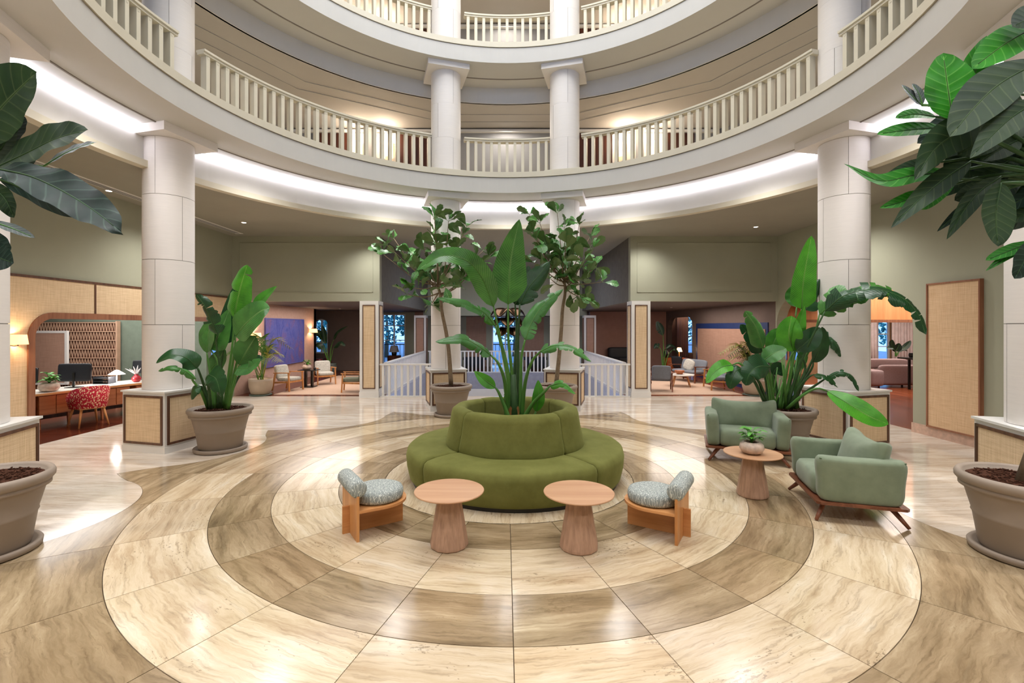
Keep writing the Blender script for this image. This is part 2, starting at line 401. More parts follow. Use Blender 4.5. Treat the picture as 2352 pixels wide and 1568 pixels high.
struct('wall_back', MB().box(7.6, 9.35, 24.4, 24.6, 0, 3), M_ROSE); struct('wall_back', MB().box(10.2, 10.6, 24.4, 24.6, 0, 3), M_ROSE)
struct('wall_back', MB().box(9.35, 10.2, 24.4, 24.6, 0, .5), M_ROSE)
struct('ceiling', MB().box(7.4, 10.6, 17, 24.6, 3, 3.1), M_UPCEIL)
struct('wall_right', MB().box(10.5, 10.6, 18.9, 24.6, 0, 3), M_ROSE)
# hall behind the stairwell: french windows and piers
def window(name, x0, x1, y, z0, z1, nx, zs, mat=M_TRIMW, arch=False, lab='window_pane'):
    mb = MB(); w = .055
    mb.box(x0, x0+w, y-.05, y+.05, z0, z1); mb.box(x1-w, x1, y-.05, y+.05, z0, z1)
    mb.box(x0+w, x1-w, y-.05, y+.05, z1-w, z1); mb.box(x0+w, x1-w, y-.05, y+.05, z0, z0+w)
    for i in range(1, nx):
        x = x0+(x1-x0)*i/nx; mb.box(x-w*.6, x+w*.6, y-.04, y+.04, z0+w, z1-w)
    for z in zs: mb.box(x0+w, x1-w, y-.035, y+.035, z-w*.35, z+w*.35)
    o = struct(name, mb, mat)
    gl = MB().box(x0+w, x1-w, y-.006, y+.006, z0+w, z1-w); gl.build('pane', M_GLASS, o)
    return o
M_GLASS, nt, b = base('clear_glass', '#ffffff', .0); b.inputs['Transmission Weight'].default_value = 1; b.inputs['IOR'].default_value = 1.02
window('window_1', -5.85, -4.75, 22.5, .1, 2.5, 2, (1.25, 1.95))
window('window_2', 4.75, 6.05, 22.5, .1, 2.5, 2, (1.25, 1.95))
window('window_3', -.62, .66, 22.5, .1, 2.4, 2, (1.9,))
window('window_4', -8.32, -7.72, 20.6, .74, 2.24, 2, (1.2, 1.7))
window('window_5', 9.35, 10.2, 24.5, .5, 2.8, 2, (.95, 1.4, 1.85, 2.3))
for x0, x1, mt in ((-6.2, -5.85, M_OLIVE), (-4.75, -4.3, M_OLIVE), (-4.3, -3.75, M_CANED), (-3.75, -1.85, M_OLIVE), (-1.85, -.9, M_CANED), (-.9, -.62, M_OLIVE),
                   (.66, .9, M_OLIVE), (.9, 1.85, M_CANED), (1.85, 3.75, M_OLIVE), (3.75, 4.3, M_CANED), (4.3, 4.75, M_OLIVE), (6.05, 7.4, M_OLIVE)):
    struct('wall_back', MB().box(x0, x1, 22.42, 22.6, 0, 2.6), mt)
for x0, x1, zt in ((-5.85, -4.75, 2.5), (4.75, 6.05, 2.5), (-.62, .66, 2.4)): struct('wall_back', MB().box(x0, x1, 22.42, 22.6, zt, 2.6), M_OLIVE)
# the right side wall of the lounge hides window 2 only beyond x=7.4; an opening keeps the hall joined
# stairwell below the floor
mb = MB().box(-3.3, -3.2, 12.86, 19.5, -2.6, -.0); mb.box(3.2, 3.3, 12.86, 19.5, -2.6, 0)
struct('wall_stairwell', mb, plain('blue_grey_wall', '#a9a9b4', .7, .3))
w_ = struct('wall_stairwell', MB().box(-3.3, 3.3, 19.5, 19.6, -2.6, 0), plain('stairwell_back_wall', '#9a9aa6', .7, .3))
MB().box(-3.2, 3.2, 19.46, 19.5, -1.06, -.68).build('baseboard', M_TRIMW, w_)
struct('floor', MB().box(-3.3, 3.3, 12.86, 19.6, -1.2, -1.06), M_OUT)
# office (left)
struct('wall_back', MB().box(-14, -7.62, 12.0, 12.2, 0, 2.9), plain('sage_wall', '#6f7a6c', .8, .2))
struct('wall_left', MB().box(-14.2, -14, 5, 12.2, 0, 2.9), M_CANED)
struct('ceiling', MB().box(-14, -7.62, 5, 12.2, 2.9, 3.0), M_WHITE)
struct('wall_front', MB().box(-14, -7.62, 4.9, 5, 0, 2.9), M_OLIVE)
# salon (right)
M_ORANGE = wood('orange_wood_panel', '#c07a48', '#de9a66', .45, 'Z', .4)
struct('wall_back', MB().box(7.66, 10.5, 18.9, 19.1, 0, 3.4), plain('tan_wall', '#a98462', .8, .2))
mb = MB().box(10.5, 10.95, 18.9, 19.1, 0, 3.4); mb.box(11.9, 14.55, 18.9, 19.1, 0, 3.4); mb.box(15.5, 18, 18.9, 19.1, 0, 3.4)
mb.box(10.95, 11.9, 18.9, 19.1, 0, .5); mb.box(10.95, 11.9, 18.9, 19.1, 2.7, 3.4); mb.box(14.55, 15.5, 18.9, 19.1, 2.5, 3.4)
struct('wall_back', mb, plain('tan_wall_2', '#a98462', .8, .2))
window('window_6', 10.95, 11.9, 19.0, .5, 2.7, 2, (1.0, 1.5, 2.0), M_FRAMEW)
window('window_7', 14.55, 15.5, 19.0, .0, 2.5, 2, (1.1, 1.6, 2.1))
struct('wall_right', MB().box(18, 18.2, 7, 19, 0, 3.4), M_ROSE)
struct('ceiling', MB().box(7.66, 18, 7, 19.1, 3.4, 3.5), M_UPCEIL)
struct('wall_front', MB().box(7.66, 18, 6.8, 7, 0, 3.4), M_ROSE)
struct('trim_1', MB().box(7.66, 18, 13.4, 13.55, 2.1, 3.4), M_ORANGE); struct('trim_2', MB().box(7.66, 18, 13.36, 13.6, 2.02, 2.1), M_FRAMEW)
# pink stone baseboard on the right wall
M_PINKST = plain('pink_marble', '#c9a996', .35, .4, .08, 14)
struct('baseboard_right', MB().box(7.37, 7.4, -3.2, 8.53, 0, .17), M_PINKST)
# ------------------------------------------------------------------ ground ceiling, cove, slabs
C2 = (CX, CY)
struct('ceiling', MB().arc(5.68, 17.0, 4.35, 4.40, 0, 360, 120, C2), M_CEIL)
struct('trim_3', MB().arc(5.60, 5.74, 4.33, 4.43, 0, 360, 144, C2), M_CREAM)
struct('trim_4', MB().arc(5.70, 5.78, 4.43, 4.94, 0, 360, 144, C2), M_WHITE)
cs = MB().arc(5.655, 5.685, 4.875, 4.90, 0, 360, 180, C2).build('cove_light', M_COVE)
cs['label'] = 'thin white cove light running round the lowest ceiling ring'; cs['category'] = 'light'
def level(z, nm):
    o = struct('ceiling', MB().arc(4.6, 14, z-.47, z-.13, 0, 360, 144, C2), M_BEAM)
    MB().arc(4.58, 14, z-.12, z, 0, 360, 144, C2).build('slab_edge', M_CREAM, o)
    MB().arc(5.29, 5.315, z-.482, z-.47, 0, 360, 144, C2).build('soffit_groove', M_JOINT, o)
    return o
level(5.41, 'first'); level(8.36, 'second'); level(11.31, 'third')
for zt in (7.5, 10.45):
    struct('ceiling', MB().arc(5.76, 14, zt, zt+.04, 0, 360, 120, C2), M_UPCEIL)
    struct('trim_5', MB().arc(5.74, 5.80, zt, zt+.39, 0, 360, 144, C2), M_WHITE)
struct('wall_atrium', MB().arc(5.1, 5.2, 11.31, 14.4, 0, 360, 72, C2), M_WHITE)
struct('ceiling', MB().lathe([(.01, 0), (5.2, 0)], 48, (CX, CY, 14.4)), M_WHITE)
# gallery walls on each upper level
gp = [(-9.9, -4), (-9.9, 9.6), (-6.1, 13.4), (6.1, 13.4), (9.9, 9.6), (9.9, -4)]
for z0, z1 in ((5.41, 7.5), (8.36, 10.45)):
    mb = MB()
    for (a, b), (c, d) in zip(gp, gp[1:]):
        mb.bar((a, b, (z0+z1)/2), (c, d, (z0+z1)/2), .15, z1-z0)
    w_ = struct('wall_gallery', mb, M_GREYW)
    for s_ in (-1, 1):
        for x0, x1, mt, nm in ((2.1, 3.02, M_DKWOOD, 'wood_panel'), (4.46, 5.35, M_DKWOOD, 'wood_panel'), (3.02, 4.46, M_WHITE, 'niche_panel')):
            k = 3 if nm == 'wood_panel' else 1
            for i in range(k):
                a = x0+(x1-x0)*i/k+.008; b = x0+(x1-x0)*(i+1)/k-.008
                MB().box(*sorted((s_*a, s_*b)), 13.27, 13.325, z0, z1-.14).build(nm, mt, w_)
        MB().box(*sorted((s_*3.62, s_*3.86)), 13.05, 13.27, z0, z1-.0).build('pilaster', M_BEAM, w_)
        MB().box(*sorted((s_*3.58, s_*3.90)), 13.0, 13.27, z1-.10, z1-.0).build('pilaster_cap', M_BEAM, w_)
    MB().box(-6.0, 6.0, 13.22, 13.33, z1-.12, z1-.05).build('crown_moulding', M_TRIMW, w_)
# shallow step in the gallery ceiling
for zt in (7.5,):
    mb = MB()
    for rr in (6.55, 7.0):
        for k in range(12):
            a, b_ = radians(k*30+15), radians(k*30+45)
            mb.bar((CX+rr*sin(a), CY+rr*cos(a), zt-.012), (CX+rr*sin(b_), CY+rr*cos(b_), zt-.004), .012, .012)
    struct('trim_6', mb, M_UPCEIL)
# ------------------------------------------------------------------ columns
def drum_mesh(h, r, a0, a1):
    mb = MB(); n = 10; gg = .0025/r; A0, A1 = a0+gg, a1-gg
    mb.lathe([(r, .0035), (r, h-.0035)], n, (0, 0, 0), A0, A1)
    mb.lathe([(r-.02, .0035), (r, .0035)], n, (0, 0, 0), A0, A1); mb.lathe([(r, h-.0035), (r-.02, h-.0035)], n, (0, 0, 0), A0, A1)
    me = bpy.data.meshes.new('drum_panel'); me.from_pydata(mb.v, [], mb.f); me.materials.append(M_STONE)
    for i, p in enumerate(me.polygons): p.use_smooth = True
    return me
RC = .345
third = [drum_mesh(1.0, RC, radians(120*k), radians(120*(k+1))) for k in range(3)]
short = [drum_mesh(.88, RC, radians(120*k), radians(120*(k+1))) for k in range(3)]
upper = [drum_mesh(.79, RC, radians(120*k), radians(120*(k+1))) for k in range(3)]
COLS = [(-5.36, 7.50, 'left mid-distance'), (5.40, 7.50, 'right mid-distance'), (-5.34, 4.60, 'nearest left, cut by the frame'), (5.38, 4.60, 'nearest right, cut by the frame'),
        (-1.39, 11.05, 'back left'), (1.40, 11.05, 'back right')]
LAB = ['round cream limestone column behind the left potted bird-of-paradise, on a cane-panelled plinth',
       'round cream limestone column behind the right potted bird-of-paradise, on a cane-panelled plinth',
       'round limestone column cut by the left edge of the photo, cane-panelled plinth', 'round limestone column cut by the right edge of the photo, cane-panelled plinth',
       'back limestone column left of the centre, behind a potted fig tree', 'back limestone column right of the centre, behind a potted fig tree']
for i, (x, y, nm) in enumerate(COLS):
    a = atan2(-(x-CX), y-CY)        # plinth faces the atrium centre
    t = thing('column', LAB[i], 'column', (x, y, 0), a, 'limestone columns on cane plinths')
    H = .43; mb = MB().box(-H+.02, H-.02, -H+.02, H-.02, 0, .905); mb.box(-H, H, -H, H, .905, .93)
    mb.box(-H+.012, H-.012, -H+.012, H-.012, 0, .10)
    mb.build('plinth', M_TRIMW, t)
    for k in range(4):
        M = Matrix.Rotation(k*pi/2, 4, 'Z'); yy = -H+.02
        p = MB().box(-.345, .345, yy-.006, yy+.01, .15, .86, M).build('cane_panel', M_CANE, t)
        f = MB()
        for b_ in ((-.375, .375, .83, .862), (-.375, .375, .128, .16), (-.375, -.343, .16, .83), (.343, .375, .16, .83)):
            f.box(b_[0], b_[1], yy-.018, yy+.01, b_[2], b_[3], M)
        f.build('panel_frame', M_BROWN, p)
    MB().lathe([(.33, .93), (.33, 4.82)], 40).build('core', M_JOINT, t)
    for k in range(4):
        for m_ in (third if k < 3 else short):
            o = link('drum_panel', m_, t, (0, 0, .93+k*1.0), radians(20+60*(k % 2)))
    MB().box(-.47, .47, -.47, .47, 4.81, 4.94).build('capital', M_STONE, t)
    for lv, z in ((0, 5.41), (1, 8.36)):
        u = thing('column', ('first' if lv == 0 else 'second')+'-gallery limestone column standing above the '+nm+' column', 'column', (x, y, z), a, 'gallery columns')
        MB().box(-.41, .41, -.41, .41, 0, .07).build('base_block', M_CREAM, u)
        MB().lathe([(.33, .07), (.33, 2.36)], 32).build('core', M_JOINT, u)
        for k in range(3):
            if k < 3:
                for m_ in upper: link('drum_panel', m_, u, (0, 0, .03+k*.785), radians(50+60*(k % 2)))
        MB().box(-.47, .47, -.47, .47, 2.36, 2.48).build('capital', M_STONE, u)
# ------------------------------------------------------------------ balustrades
bal = MB().box(-.033, .033, -.06, .06, 0, .90); bal.box(-.012, .012, -.064, -.058, .84, .87)
bme = bpy.data.meshes.new('baluster'); bme.from_pydata(bal.v, [], bal.f); bme.materials.append(M_CREAM)
bme2 = bme.copy(); bme2.materials.clear(); bme2.materials.append(M_TRIMW)
secs = [(-11.4, 11.4, 'between the two back columns'), (-73.2, -19.6, 'between the back left and mid left columns'), (19.6, 73.2, 'between the back right and mid right columns'),
        (-103, -78.2, 'between the two left columns'), (78.2, 103, 'between the two right columns')]
for lv, z in (('first', 5.41), ('second', 8.36)):
    for a0, a1, nm in secs:
        t = thing('balustrade', 'curved cream %s-gallery balustrade %s' % (lv, nm), 'railing', (CX, CY, z), 0, 'curved gallery balustrades')
        n = max(6, int((a1-a0)/1.5))
        MB().arc(5.10, 5.28, .93, .965, a0, a1, n).build('top_rail', M_CREAM, t)
        MB().arc(5.12, 5.26, .89, .93, a0, a1, n).build('under_rail', M_CREAM, t)
        k = round((a1-a0)/2.0)
        for i in range(k):
            a = a0+(i+.5)*(a1-a0)/k
            link('baluster', bme, t, (5.19*sin(radians(a)), 5.19*cos(radians(a)), 0), -radians(a))
def straight(label, A, B, z, sp=.155):
    A = Vector(A); B = Vector(B); L = (B-A).length; rz = atan2(B.y-A.y, B.x-A.x)
    t = thing('balustrade', label, 'railing', (A.x, A.y, z), rz, 'straight stairwell railings')
    MB().box(0, L, -.05, .05, .86, .90).build('top_rail', M_TRIMW, t)
    MB().box(0, L, -.05, .05, .0, .03).build('bottom_rail', M_TRIMW, t)
    k = int(L/sp)
    for i in range(k):
        o = link('baluster', bme2, t, ((i+.5)*L/k, 0, .03)); o.scale = (.85, .6, .92)
straight('white railing between the left cane pilaster and the back left column', (-3.38, 12.72), (-1.86, 12.72), 0)
straight('white railing between the back right column and the right cane pilaster', (1.86, 12.72), (3.38, 12.72), 0)
straight('long white railing along the left side of the stairwell', (-3.34, 13.15), (-3.34, 19.5), 0)
straight('long white railing along the right side of the stairwell', (3.34, 13.15), (3.34, 19.5), 0)
straight('white railing across the far end of the stairwell', (-3.2, 19.56), (3.2, 19.56), 0, .16)
# cane pilasters
for x, y, s, h, lab, sc in ((-3.65, 12.86, .25, 2.59, 'white pilaster with tall cane panel left of the stairwell railing', 1), (3.65, 12.86, .25, 2.59, 'white pilaster with tall cane panel right of the stairwell railing', 1),
                    (-3.62, 20.25, .25, 2.38, 'far white pilaster with brown panel at the stairwell left', 0), (3.62, 20.25, .25, 2.38, 'far white pilaster with brown panel at the stairwell right', 0)):
    t = thing('pilaster', lab, 'pillar', (x, y, 0), 0)
    mb = MB().box(-s, s, -s, s, 0, h); mb.box(-s-.012, s+.012, -s-.012, s+.012, 0, .15); mb.build('shaft', M_TRIMW, t)
    for k in range(4):
        M = Matrix.Rotation(k*pi/2, 4, 'Z')
        p = MB().box(-.15, .15, -s-.006, -s+.01, .26, h-.13, M).build('cane_panel', M_CANE if sc else M_CANED, t)
        f = MB()
        for b_ in ((-.17, .17, h-.13, h-.105), (-.17, .17, .235, .26), (-.17, -.148, .26, h-.13), (.148, .17, .26, h-.13)): f.box(b_[0], b_[1], -s-.016, -s+.01, b_[2], b_[3], M)
        f.build('panel_frame', M_BROWN, p)
# ------------------------------------------------------------------ circular sofa
M_VELVET, nt, b = base('olive_velvet', '#5f6830', .85, .15)
b.inputs['Sheen Weight'].default_value = .4; b.inputs['Sheen Roughness'].default_value = .4; b.inputs['Sheen Tint'].default_value = lin('#a5aa68')
f_ = noise(nt, coords(nt, (1, 1, 1), 3), 3.5, 6, .65)
nt.links.new(ramp(nt, f_, [(.3, '#61622f'), (.7, '#75763f')]), b.inputs['Base Color']); bump(nt, b, f_, .15, .02)
sofa = thing('round_sofa', 'round olive green velvet sofa circling the central plant', 'sofa', (.125, CY, 0), 0)
MB().lathe([(.62, 0), (1.30, 0), (1.30, .045), (.62, .045)], 72, smooth=False).build('plinth_base', M_BLACK, sofa)
seat_p = [(.82, .05), (1.315, .045), (1.335, .07), (1.365, .2), (1.375, .32), (1.36, .385), (1.32, .415), (1.2, .43), (1.0, .432), (.84, .425), (.82, .40)]
back_p = [(.64, .42), (.62, .84), (.645, .878), (.70, .89), (.765, .882), (.80, .855), (.815, .80), (.84, .64), (.875, .50), (.888, .44), (.885, .41), (.64, .41)]
def seg(prof, q0, q1, rnd_end=.02, n=28):
    """upholstered ring segment; ends pulled in to make a rounded seam. angles: degrees clockwise from -Y (front)"""
    mb = MB(); rs = []; cen = (sum(p[0] for p in prof)/len(prof), sum(p[1] for p in prof)/len(prof))
    N_ = n; k = len(prof); vs = []
    for i in range(N_+1):
        u = i/N_
        e = min(u, 1-u)*(q1-q0)*pi/180*cen[0]
        sh = 1-.05*max(0, 1-e/rnd_end)**2 if i not in (0, N_) else .90
        a = radians(q0+(q1-q0)*u+(.15 if i == 0 else -.15 if i == N_ else 0))
        for (r, z) in prof:
            rr = cen[0]+(r-cen[0])*sh; zz = cen[1]+(z-cen[1])*sh
            zz += .004*sin(9*a+r*9)*(z > .3)
            vs.append((rr*sin(a), -rr*cos(a), zz))
    fs = [(i*k+j, i*k+(j+1) % k, (i+1)*k+(j+1) % k, (i+1)*k+j) for i in range(N_) for j in range(k)]
    mb.add(vs, fs, True); mb.f.append(tuple(range(k))); mb.sm.append(False); mb.f.append(tuple(N_*k+j for j in range(k))); mb.sm.append(False)
    return mb
def ends(q0, q1):  # non-uniform sampling near the seams
    pass
for k in range(4):
    q = -50+90*k
    for nm, pr in (('seat', seat_p), ('backrest', back_p)):
        # dense ends
        o = seg(pr, q, q+90, .05, 60).build(nm, M_VELVET, sofa)
for k in range(4):
    a = radians(-50+90*k)
MB().lathe([(.001, .30), (.62, .30)], 40).build('soil', M_SOIL, sofa)
MB().lathe([(.62, .30), (.62, .45)], 40).build('liner', M_VELVET, sofa)
# ------------------------------------------------------------------ cone tables
def cone_table(label, x, y, group='round oak tables with faceted cone bases'):
    t = thing('side_table', label, 'table', (x, y, 0), 0, group)
    MB().lathe([(.001, .462), (.27, .462), (.300, .470), (.303, .477), (.300, .482), (.001, .482)], 56, smooth=False).build('table_top', M_OAKTOP, t)
    n = 12
    mb = MB().lathe([(.155, 0), (.166, .012), (.166, .03), (.105, .40), (.100, .462)], n, smooth=False)
    mb.lathe([(.001, 0), (.155, 0)], n, smooth=False); mb.build('base', M_OAKZ, t)
    return t
cone_table('oak round table with faceted cone base in front of sofa, left one', -.485, 4.09)
cone_table('oak round table with faceted cone base in front of sofa, right one', .635, 4.05)
cone_table('oak round table between the green armchairs holding a planter bowl', 2.79, 5.30)
# ------------------------------------------------------------------ low bolster chairs
M_FAB, nt, b = base('grey_chevron_fabric', '#8f9690', .9, .15)
v = coords(nt, (1, 1, 1)); w1 = nt.nodes.new('ShaderNodeTexWave'); w1.inputs['Scale'].default_value = 16; w1.inputs['Distortion'].default_value = 14; w1.inputs['Detail'].default_value = 2; w1.inputs['Detail Scale'].default_value = 2.2
mp = coords(nt, (1, 1, .35)); nt.links.new(mp, w1.inputs[0])
nt.links.new(ramp(nt, w1.outputs['Fac'], [(.74, '#8f9592'), (.92, '#cdd0c8')]), b.inputs['Base Color'])
def bolster_chair(label, x, y, rz):
    t = thing('low_chair', label, 'chair', (x, y, 0), rz, 'low oak chairs with bolster backs')
    # local: faces +X; back board in the YZ plane at x=0
    MB().box(-.012, .012, -.25, .25, 0, .40).build('back_board', M_OAKZ2, t)
    MB().box(.0125, .50, -.012, .012, 0, .245).build('fin', M_OAK, t)
    MB().box(-.075, -.0125, -.012, .012, 0, .25).build('rear_fin', M_OAK, t)
    pts = [(.0125, -.25), (.22, -.262)]+[(.26+.262*sin(a), -.262*cos(a)) for a in [pi*i/18 for i in range(0, 19)]]+[(.22, .262), (.0125, .25)]
    MB().prism(pts, .246, .27).build('seat_board', M_OAK, t)
    soft_c = MB().lathe([(.001, .272), (.21, .272), (.232, .285), (.238, .31), (.237, .35), (.225, .372), (.195, .384), (.1, .388), (.001, .388)], 40, (.255, 0, 0))
    soft_c.build('seat_cushion', M_FAB, t)
    M = T(0.01, 0, .455, rx=pi/2)
    pr = [(.001, -.25), (.045, -.248), (.067, -.24), (.075, -.225), (.077, 0), (.075, .225), (.067, .24), (.045, .248), (.001, .25)]
    MB().lathe(pr, 28, M=M).build('bolster', M_FAB, t)
    return t
M_OAKZ2 = wood('oak_upright', '#b5753f', '#d2965c', .4, 'Z', .7)
bolster_chair('low oak chair with grey patterned bolster, left of the sofa front', -1.43, 4.355, atan2(.54, .84))
bolster_chair('low oak chair with grey patterned bolster, right of the sofa front', 1.615, 4.29, atan2(.525, -.85))
# ------------------------------------------------------------------ green armchairs
M_GREEN, nt, b = base('sage_fabric', '#75876a', .9, .15)
b.inputs['Sheen Weight'].default_value = .25
f_ = noise(nt, coords(nt, (1, 1, 1), 3), 5, 6, .6); nt.links.new(ramp(nt, f_, [(.3, '#74806a'), (.7, '#859179')]), b.inputs['Base Color'])
f2 = noise(nt, coords(nt, (200, 200, 200)), 1, 2); bump(nt, b, f2, .15, .003)
M_GREEND = plain('sage_piping', '#5d6c52', .9, .1, bmp=0)
def armchair(label, x, y, rz):
    t = thing('armchair', label, 'armchair', (x, y, 0), rz, 'sage green armchairs')
    # local: faces -Y, width along X (.96), depth along Y (.74)
    w, d = .49, .38
    fr = MB().prism([(-w, -d+.03), (-w+.03, -d), (w-.03, -d), (w, -d+.03), (w, d-.03), (w-.03, d), (-w+.03, d), (-w, d-.03)], .175, .20); fr.build('frame', M_WALN, t)
    for sx in (-1, 1):
        for sy in (-1, 1):
            mb = MB(); a = Vector((sx*(w-.17), sy*(d-.12), .175)); c = Vector((sx*(w-.035), sy*(d-.0), .0))
            pts = [a, a.lerp(c, .35)+Vector((0, 0, .012)), a.lerp(c, .7)+Vector((0, 0, .012)), c+Vector((0, 0, .012))]
            mb.tube(pts, [.026, .024, .02, .016], 8); mb.build('leg', M_WALN, t)
    def arm(p):
        x_, y_, z_ = p; k = (z_/.2)
        e = (abs(y_)/.34)**5*max(0, k); return (x_, y_*(1+.06*e), z_+.03*e)
    for s in (-1, 1):
        mb = soft(.155, .72, .44, (3.4, 7, 5.5), 10, T(s*.40, -.0, .41, ry=s*.06), arm)
        o = mb.build('arm', M_GREEN, t)
        pp = MB(); 
        pp.tube([T(s*.395, 0, .405, ry=s*.06) @ Vector((s*.052, y_*1.04, .188+.03*(abs(y_)/.34)**5)) for y_ in [-.34+.068*i for i in range(11)]], .006, 6); pp.build('piping', M_GREEND, o)
    soft(.68, .70, .24, (7, 6, 3.5), 10, T(0, -.02, .315)).build('seat_cushion', M_GREEN, t)
    o = soft(.78, .15, .40, (6, 3, 5), 10, T(0, .31, .40, rx=-.10)).build('back', M_GREEN, t)
    def pil(p):
        x_, y_, z_ = p; cx = abs(x_)/.36; cz = abs(z_)/.2
        return (x_, y_*(1-.55*max(cx**3, cz**3)), z_+.05*(cx**4)*(1 if z_ > 0 else -1)*cz)
    o = soft(.80, .28, .42, (9, 2.4, 9), 10, T(0, .17, .545, rx=-.26), pil).build('back_cushion', M_GREEN, t)
    return t
armchair('sage green armchair nearest the camera, seen from its side, facing left', 3.54, 4.93, -1.86)
armchair('sage green armchair facing the camera, beside the large potted plant', 3.50, 6.86, -.37).scale = (1.1, 1.05, 1.04)
# ------------------------------------------------------------------ pots
def pot_parts(t, k=1.0, saucer=True, rr=.45, H=.66):
    q = rr/.45
    pr = [(.22, .03), (.285, .03), (.30, .06), (.335, .30), (.345, .315), (.34, .325), (.385, .50), (.395, .53), (.425, .535), (.425, .56), (.415, .57), (.43, .575), (.45, .60), (.452, .63), (.44, .655), (.415, .66), (.39, .645), (.385, .60), (.001, .60)]
    MB().lathe([(r*q, z*H/.66) for r, z in pr], 56).build('pot', M_POT, t)
    if saucer: MB().lathe([(.001, 0), (.34*q, 0), (.365*q, .012), (.37*q, .05), (.36*q, .062), (.33*q, .058), (.315*q, .03), (.001, .028)], 48).build('saucer', M_POT, t)
    mb = MB().lathe([(.001, .612*H/.66), (.385*q, .612*H/.66)], 24)
    rr_ = random.Random(3)
    for i in range(260):
        a = rr_.uniform(0, 2*pi); r = .37*q*sqrt(rr_.random()); c = Vector((r*cos(a), r*sin(a), .62*H/.66)); d = Vector((rr_.uniform(-1, 1), rr_.uniform(-1, 1), rr_.uniform(-.3, .3))).normalized()*.018
        mb.bar(c-d, c+d, .012, .006)
    mb.build('mulch', M_SOIL, t, kind='stuff')
# ------------------------------------------------------------------ plants
def leafmat(name, a, c, vein, rough=.38, veins=26, under=None):
    m, nt, b = base(name, c, rough, .45)
    uv = nt.nodes.new('ShaderNodeUVMap'); uv.uv_map = 'UVMap'; sx = nt.nodes.new('ShaderNodeSeparateXYZ'); nt.links.new(uv.outputs[0], sx.inputs[0])
    au = nt.nodes.new('ShaderNodeMath'); au.operation = 'SUBTRACT'; au.inputs[1].default_value = .5; nt.links.new(sx.outputs[0], au.inputs[0])
    ab = nt.nodes.new('ShaderNodeMath'); ab.operation = 'ABSOLUTE'; nt.links.new(au.outputs[0], ab.inputs[0])
    vv = nt.nodes.new('ShaderNodeMath'); vv.operation = 'MULTIPLY_ADD'; vv.inputs[1].default_value = -.28; nt.links.new(ab.outputs[0], vv.inputs[0]); nt.links.new(sx.outputs[1], vv.inputs[2])
    ms = nt.nodes.new('ShaderNodeMath'); ms.operation = 'MULTIPLY'; ms.inputs[1].default_value = veins*6.283; nt.links.new(vv.outputs[0], ms.inputs[0])
    sn = nt.nodes.new('ShaderNodeMath'); sn.operation = 'SINE'; nt.links.new(ms.outputs[0], sn.inputs[0])
    vf = ramp(nt, sn.outputs[0], [(.86, (0, 0, 0, 1)), (.99, (.38, .38, .38, 1))])
    oi = nt.nodes.new('ShaderNodeObjectInfo')
    f = noise(nt, coords(nt, (1, 1, 1), 5), 5, 4)
    col = ramp(nt, f, [(.3, a), (.7, c)])
    t = ramp(nt, oi.outputs['Random'], [(0, (.72, .8, .8, 1)), (.6, (1, 1, 1, 1)), (1, (1.0, 1.0, .72, 1))]); col = mix(nt, 1, col, t, 'MULTIPLY')
    col = mix(nt, vf, col, vein)
    mid = ramp(nt, ab.outputs[0], [(.012, (.8, .8, .8, 1)), (.028, (0, 0, 0, 1))]); col = mix(nt, mid, col, vein)
    if under:
        ge = nt.nodes.new('ShaderNodeNewGeometry'); col = mix(nt, ge.outputs['Backfacing'], col, under)
    nt.links.new(col, b.inputs['Base Color']); bump(nt, b, sn.outputs[0], .12, .004)
    return m
M_LEAF = leafmat('strelitzia_leaf', '#2b6028', '#4a8c3c', '#9cc07c', .34, 34)
M_LEAFB = leafmat('strelitzia_leaf_bright', '#2f7d14', '#4fa524', '#9cc860', .36, 34)
M_LEAFD = leafmat('dark_leaf', '#12351a', '#21522a', '#5f8a55', .32, 30)
M_FIG = leafmat('fig_leaf', '#1f5a1a', '#4c8a34', '#93b070', .4, 7, '#5f7d48')
M_BIG = leafmat('big_leaf_green', '#1c6a10', '#2f9418', '#7fc25a', .5, 9)
M_BIGD = leafmat('big_leaf_dark', '#13301a', '#26421f', '#56663f', .55, 9, '#4a493a')
M_BIGG = leafmat('big_leaf_grey', '#4d5658', '#68736f', '#9aa39a', .5, 9)
M_BIGB = leafmat('big_leaf_blue_green', '#0f2420', '#1b3a30', '#4e6b5a', .5, 9)
M_STALK = plain('green_stalk', '#4d7d35', .45, .4, .1, 8, stretch=(1, 1, .2), bmp=0)
M_STALKD = plain('dark_stalk', '#33502a', .5, .3, .1, 8, bmp=0)
M_TRUNK = plain('bark', '#7b6a55', .85, .2, .1, 20, bmp=.4)
M_BRACT = plain('dry_bract', '#8a6238', .8, .2, .15, 12)
M_NIGHT_ = None
def spline(pts, n):
    P = [Vector(p) for p in pts]
    if len(P) == 2: return [P[0].lerp(P[1], i/n) for i in range(n+1)]
    P = [P[0]*2-P[1]]+P+[P[-1]*2-P[-2]]; m = len(P)-3; out = []
    for i in range(n+1):
        u = i/n*m; k = min(int(u), m-1); u -= k; a, b, c, d = P[k:k+4]
        out.append(.5*((2*b)+(c-a)*u+(2*a-5*b+4*c-d)*u*u+(3*b-a-3*c+d)*u**3))
    return out
PROF = {'paddle': lambda t: (min(1, (t/.16)**.55) if t < .16 else 1)*(1-max(0, (t-.16)/.84)**2.1)**.62,
        'spade': lambda t: ((t/.22)**.5 if t < .22 else 1)*(1-max(0, (t-.22)/.78)**1.55)**.8,
        'lance': lambda t: max(0, sin(pi*t**.8))**.8,
        'oval': lambda t: max(0, sin(pi*t**.95))**.6,
        'fiddle': lambda t: max(0, sin(pi*t**1.5))**.55*(.55+.45*t) if t > 0 else 0}
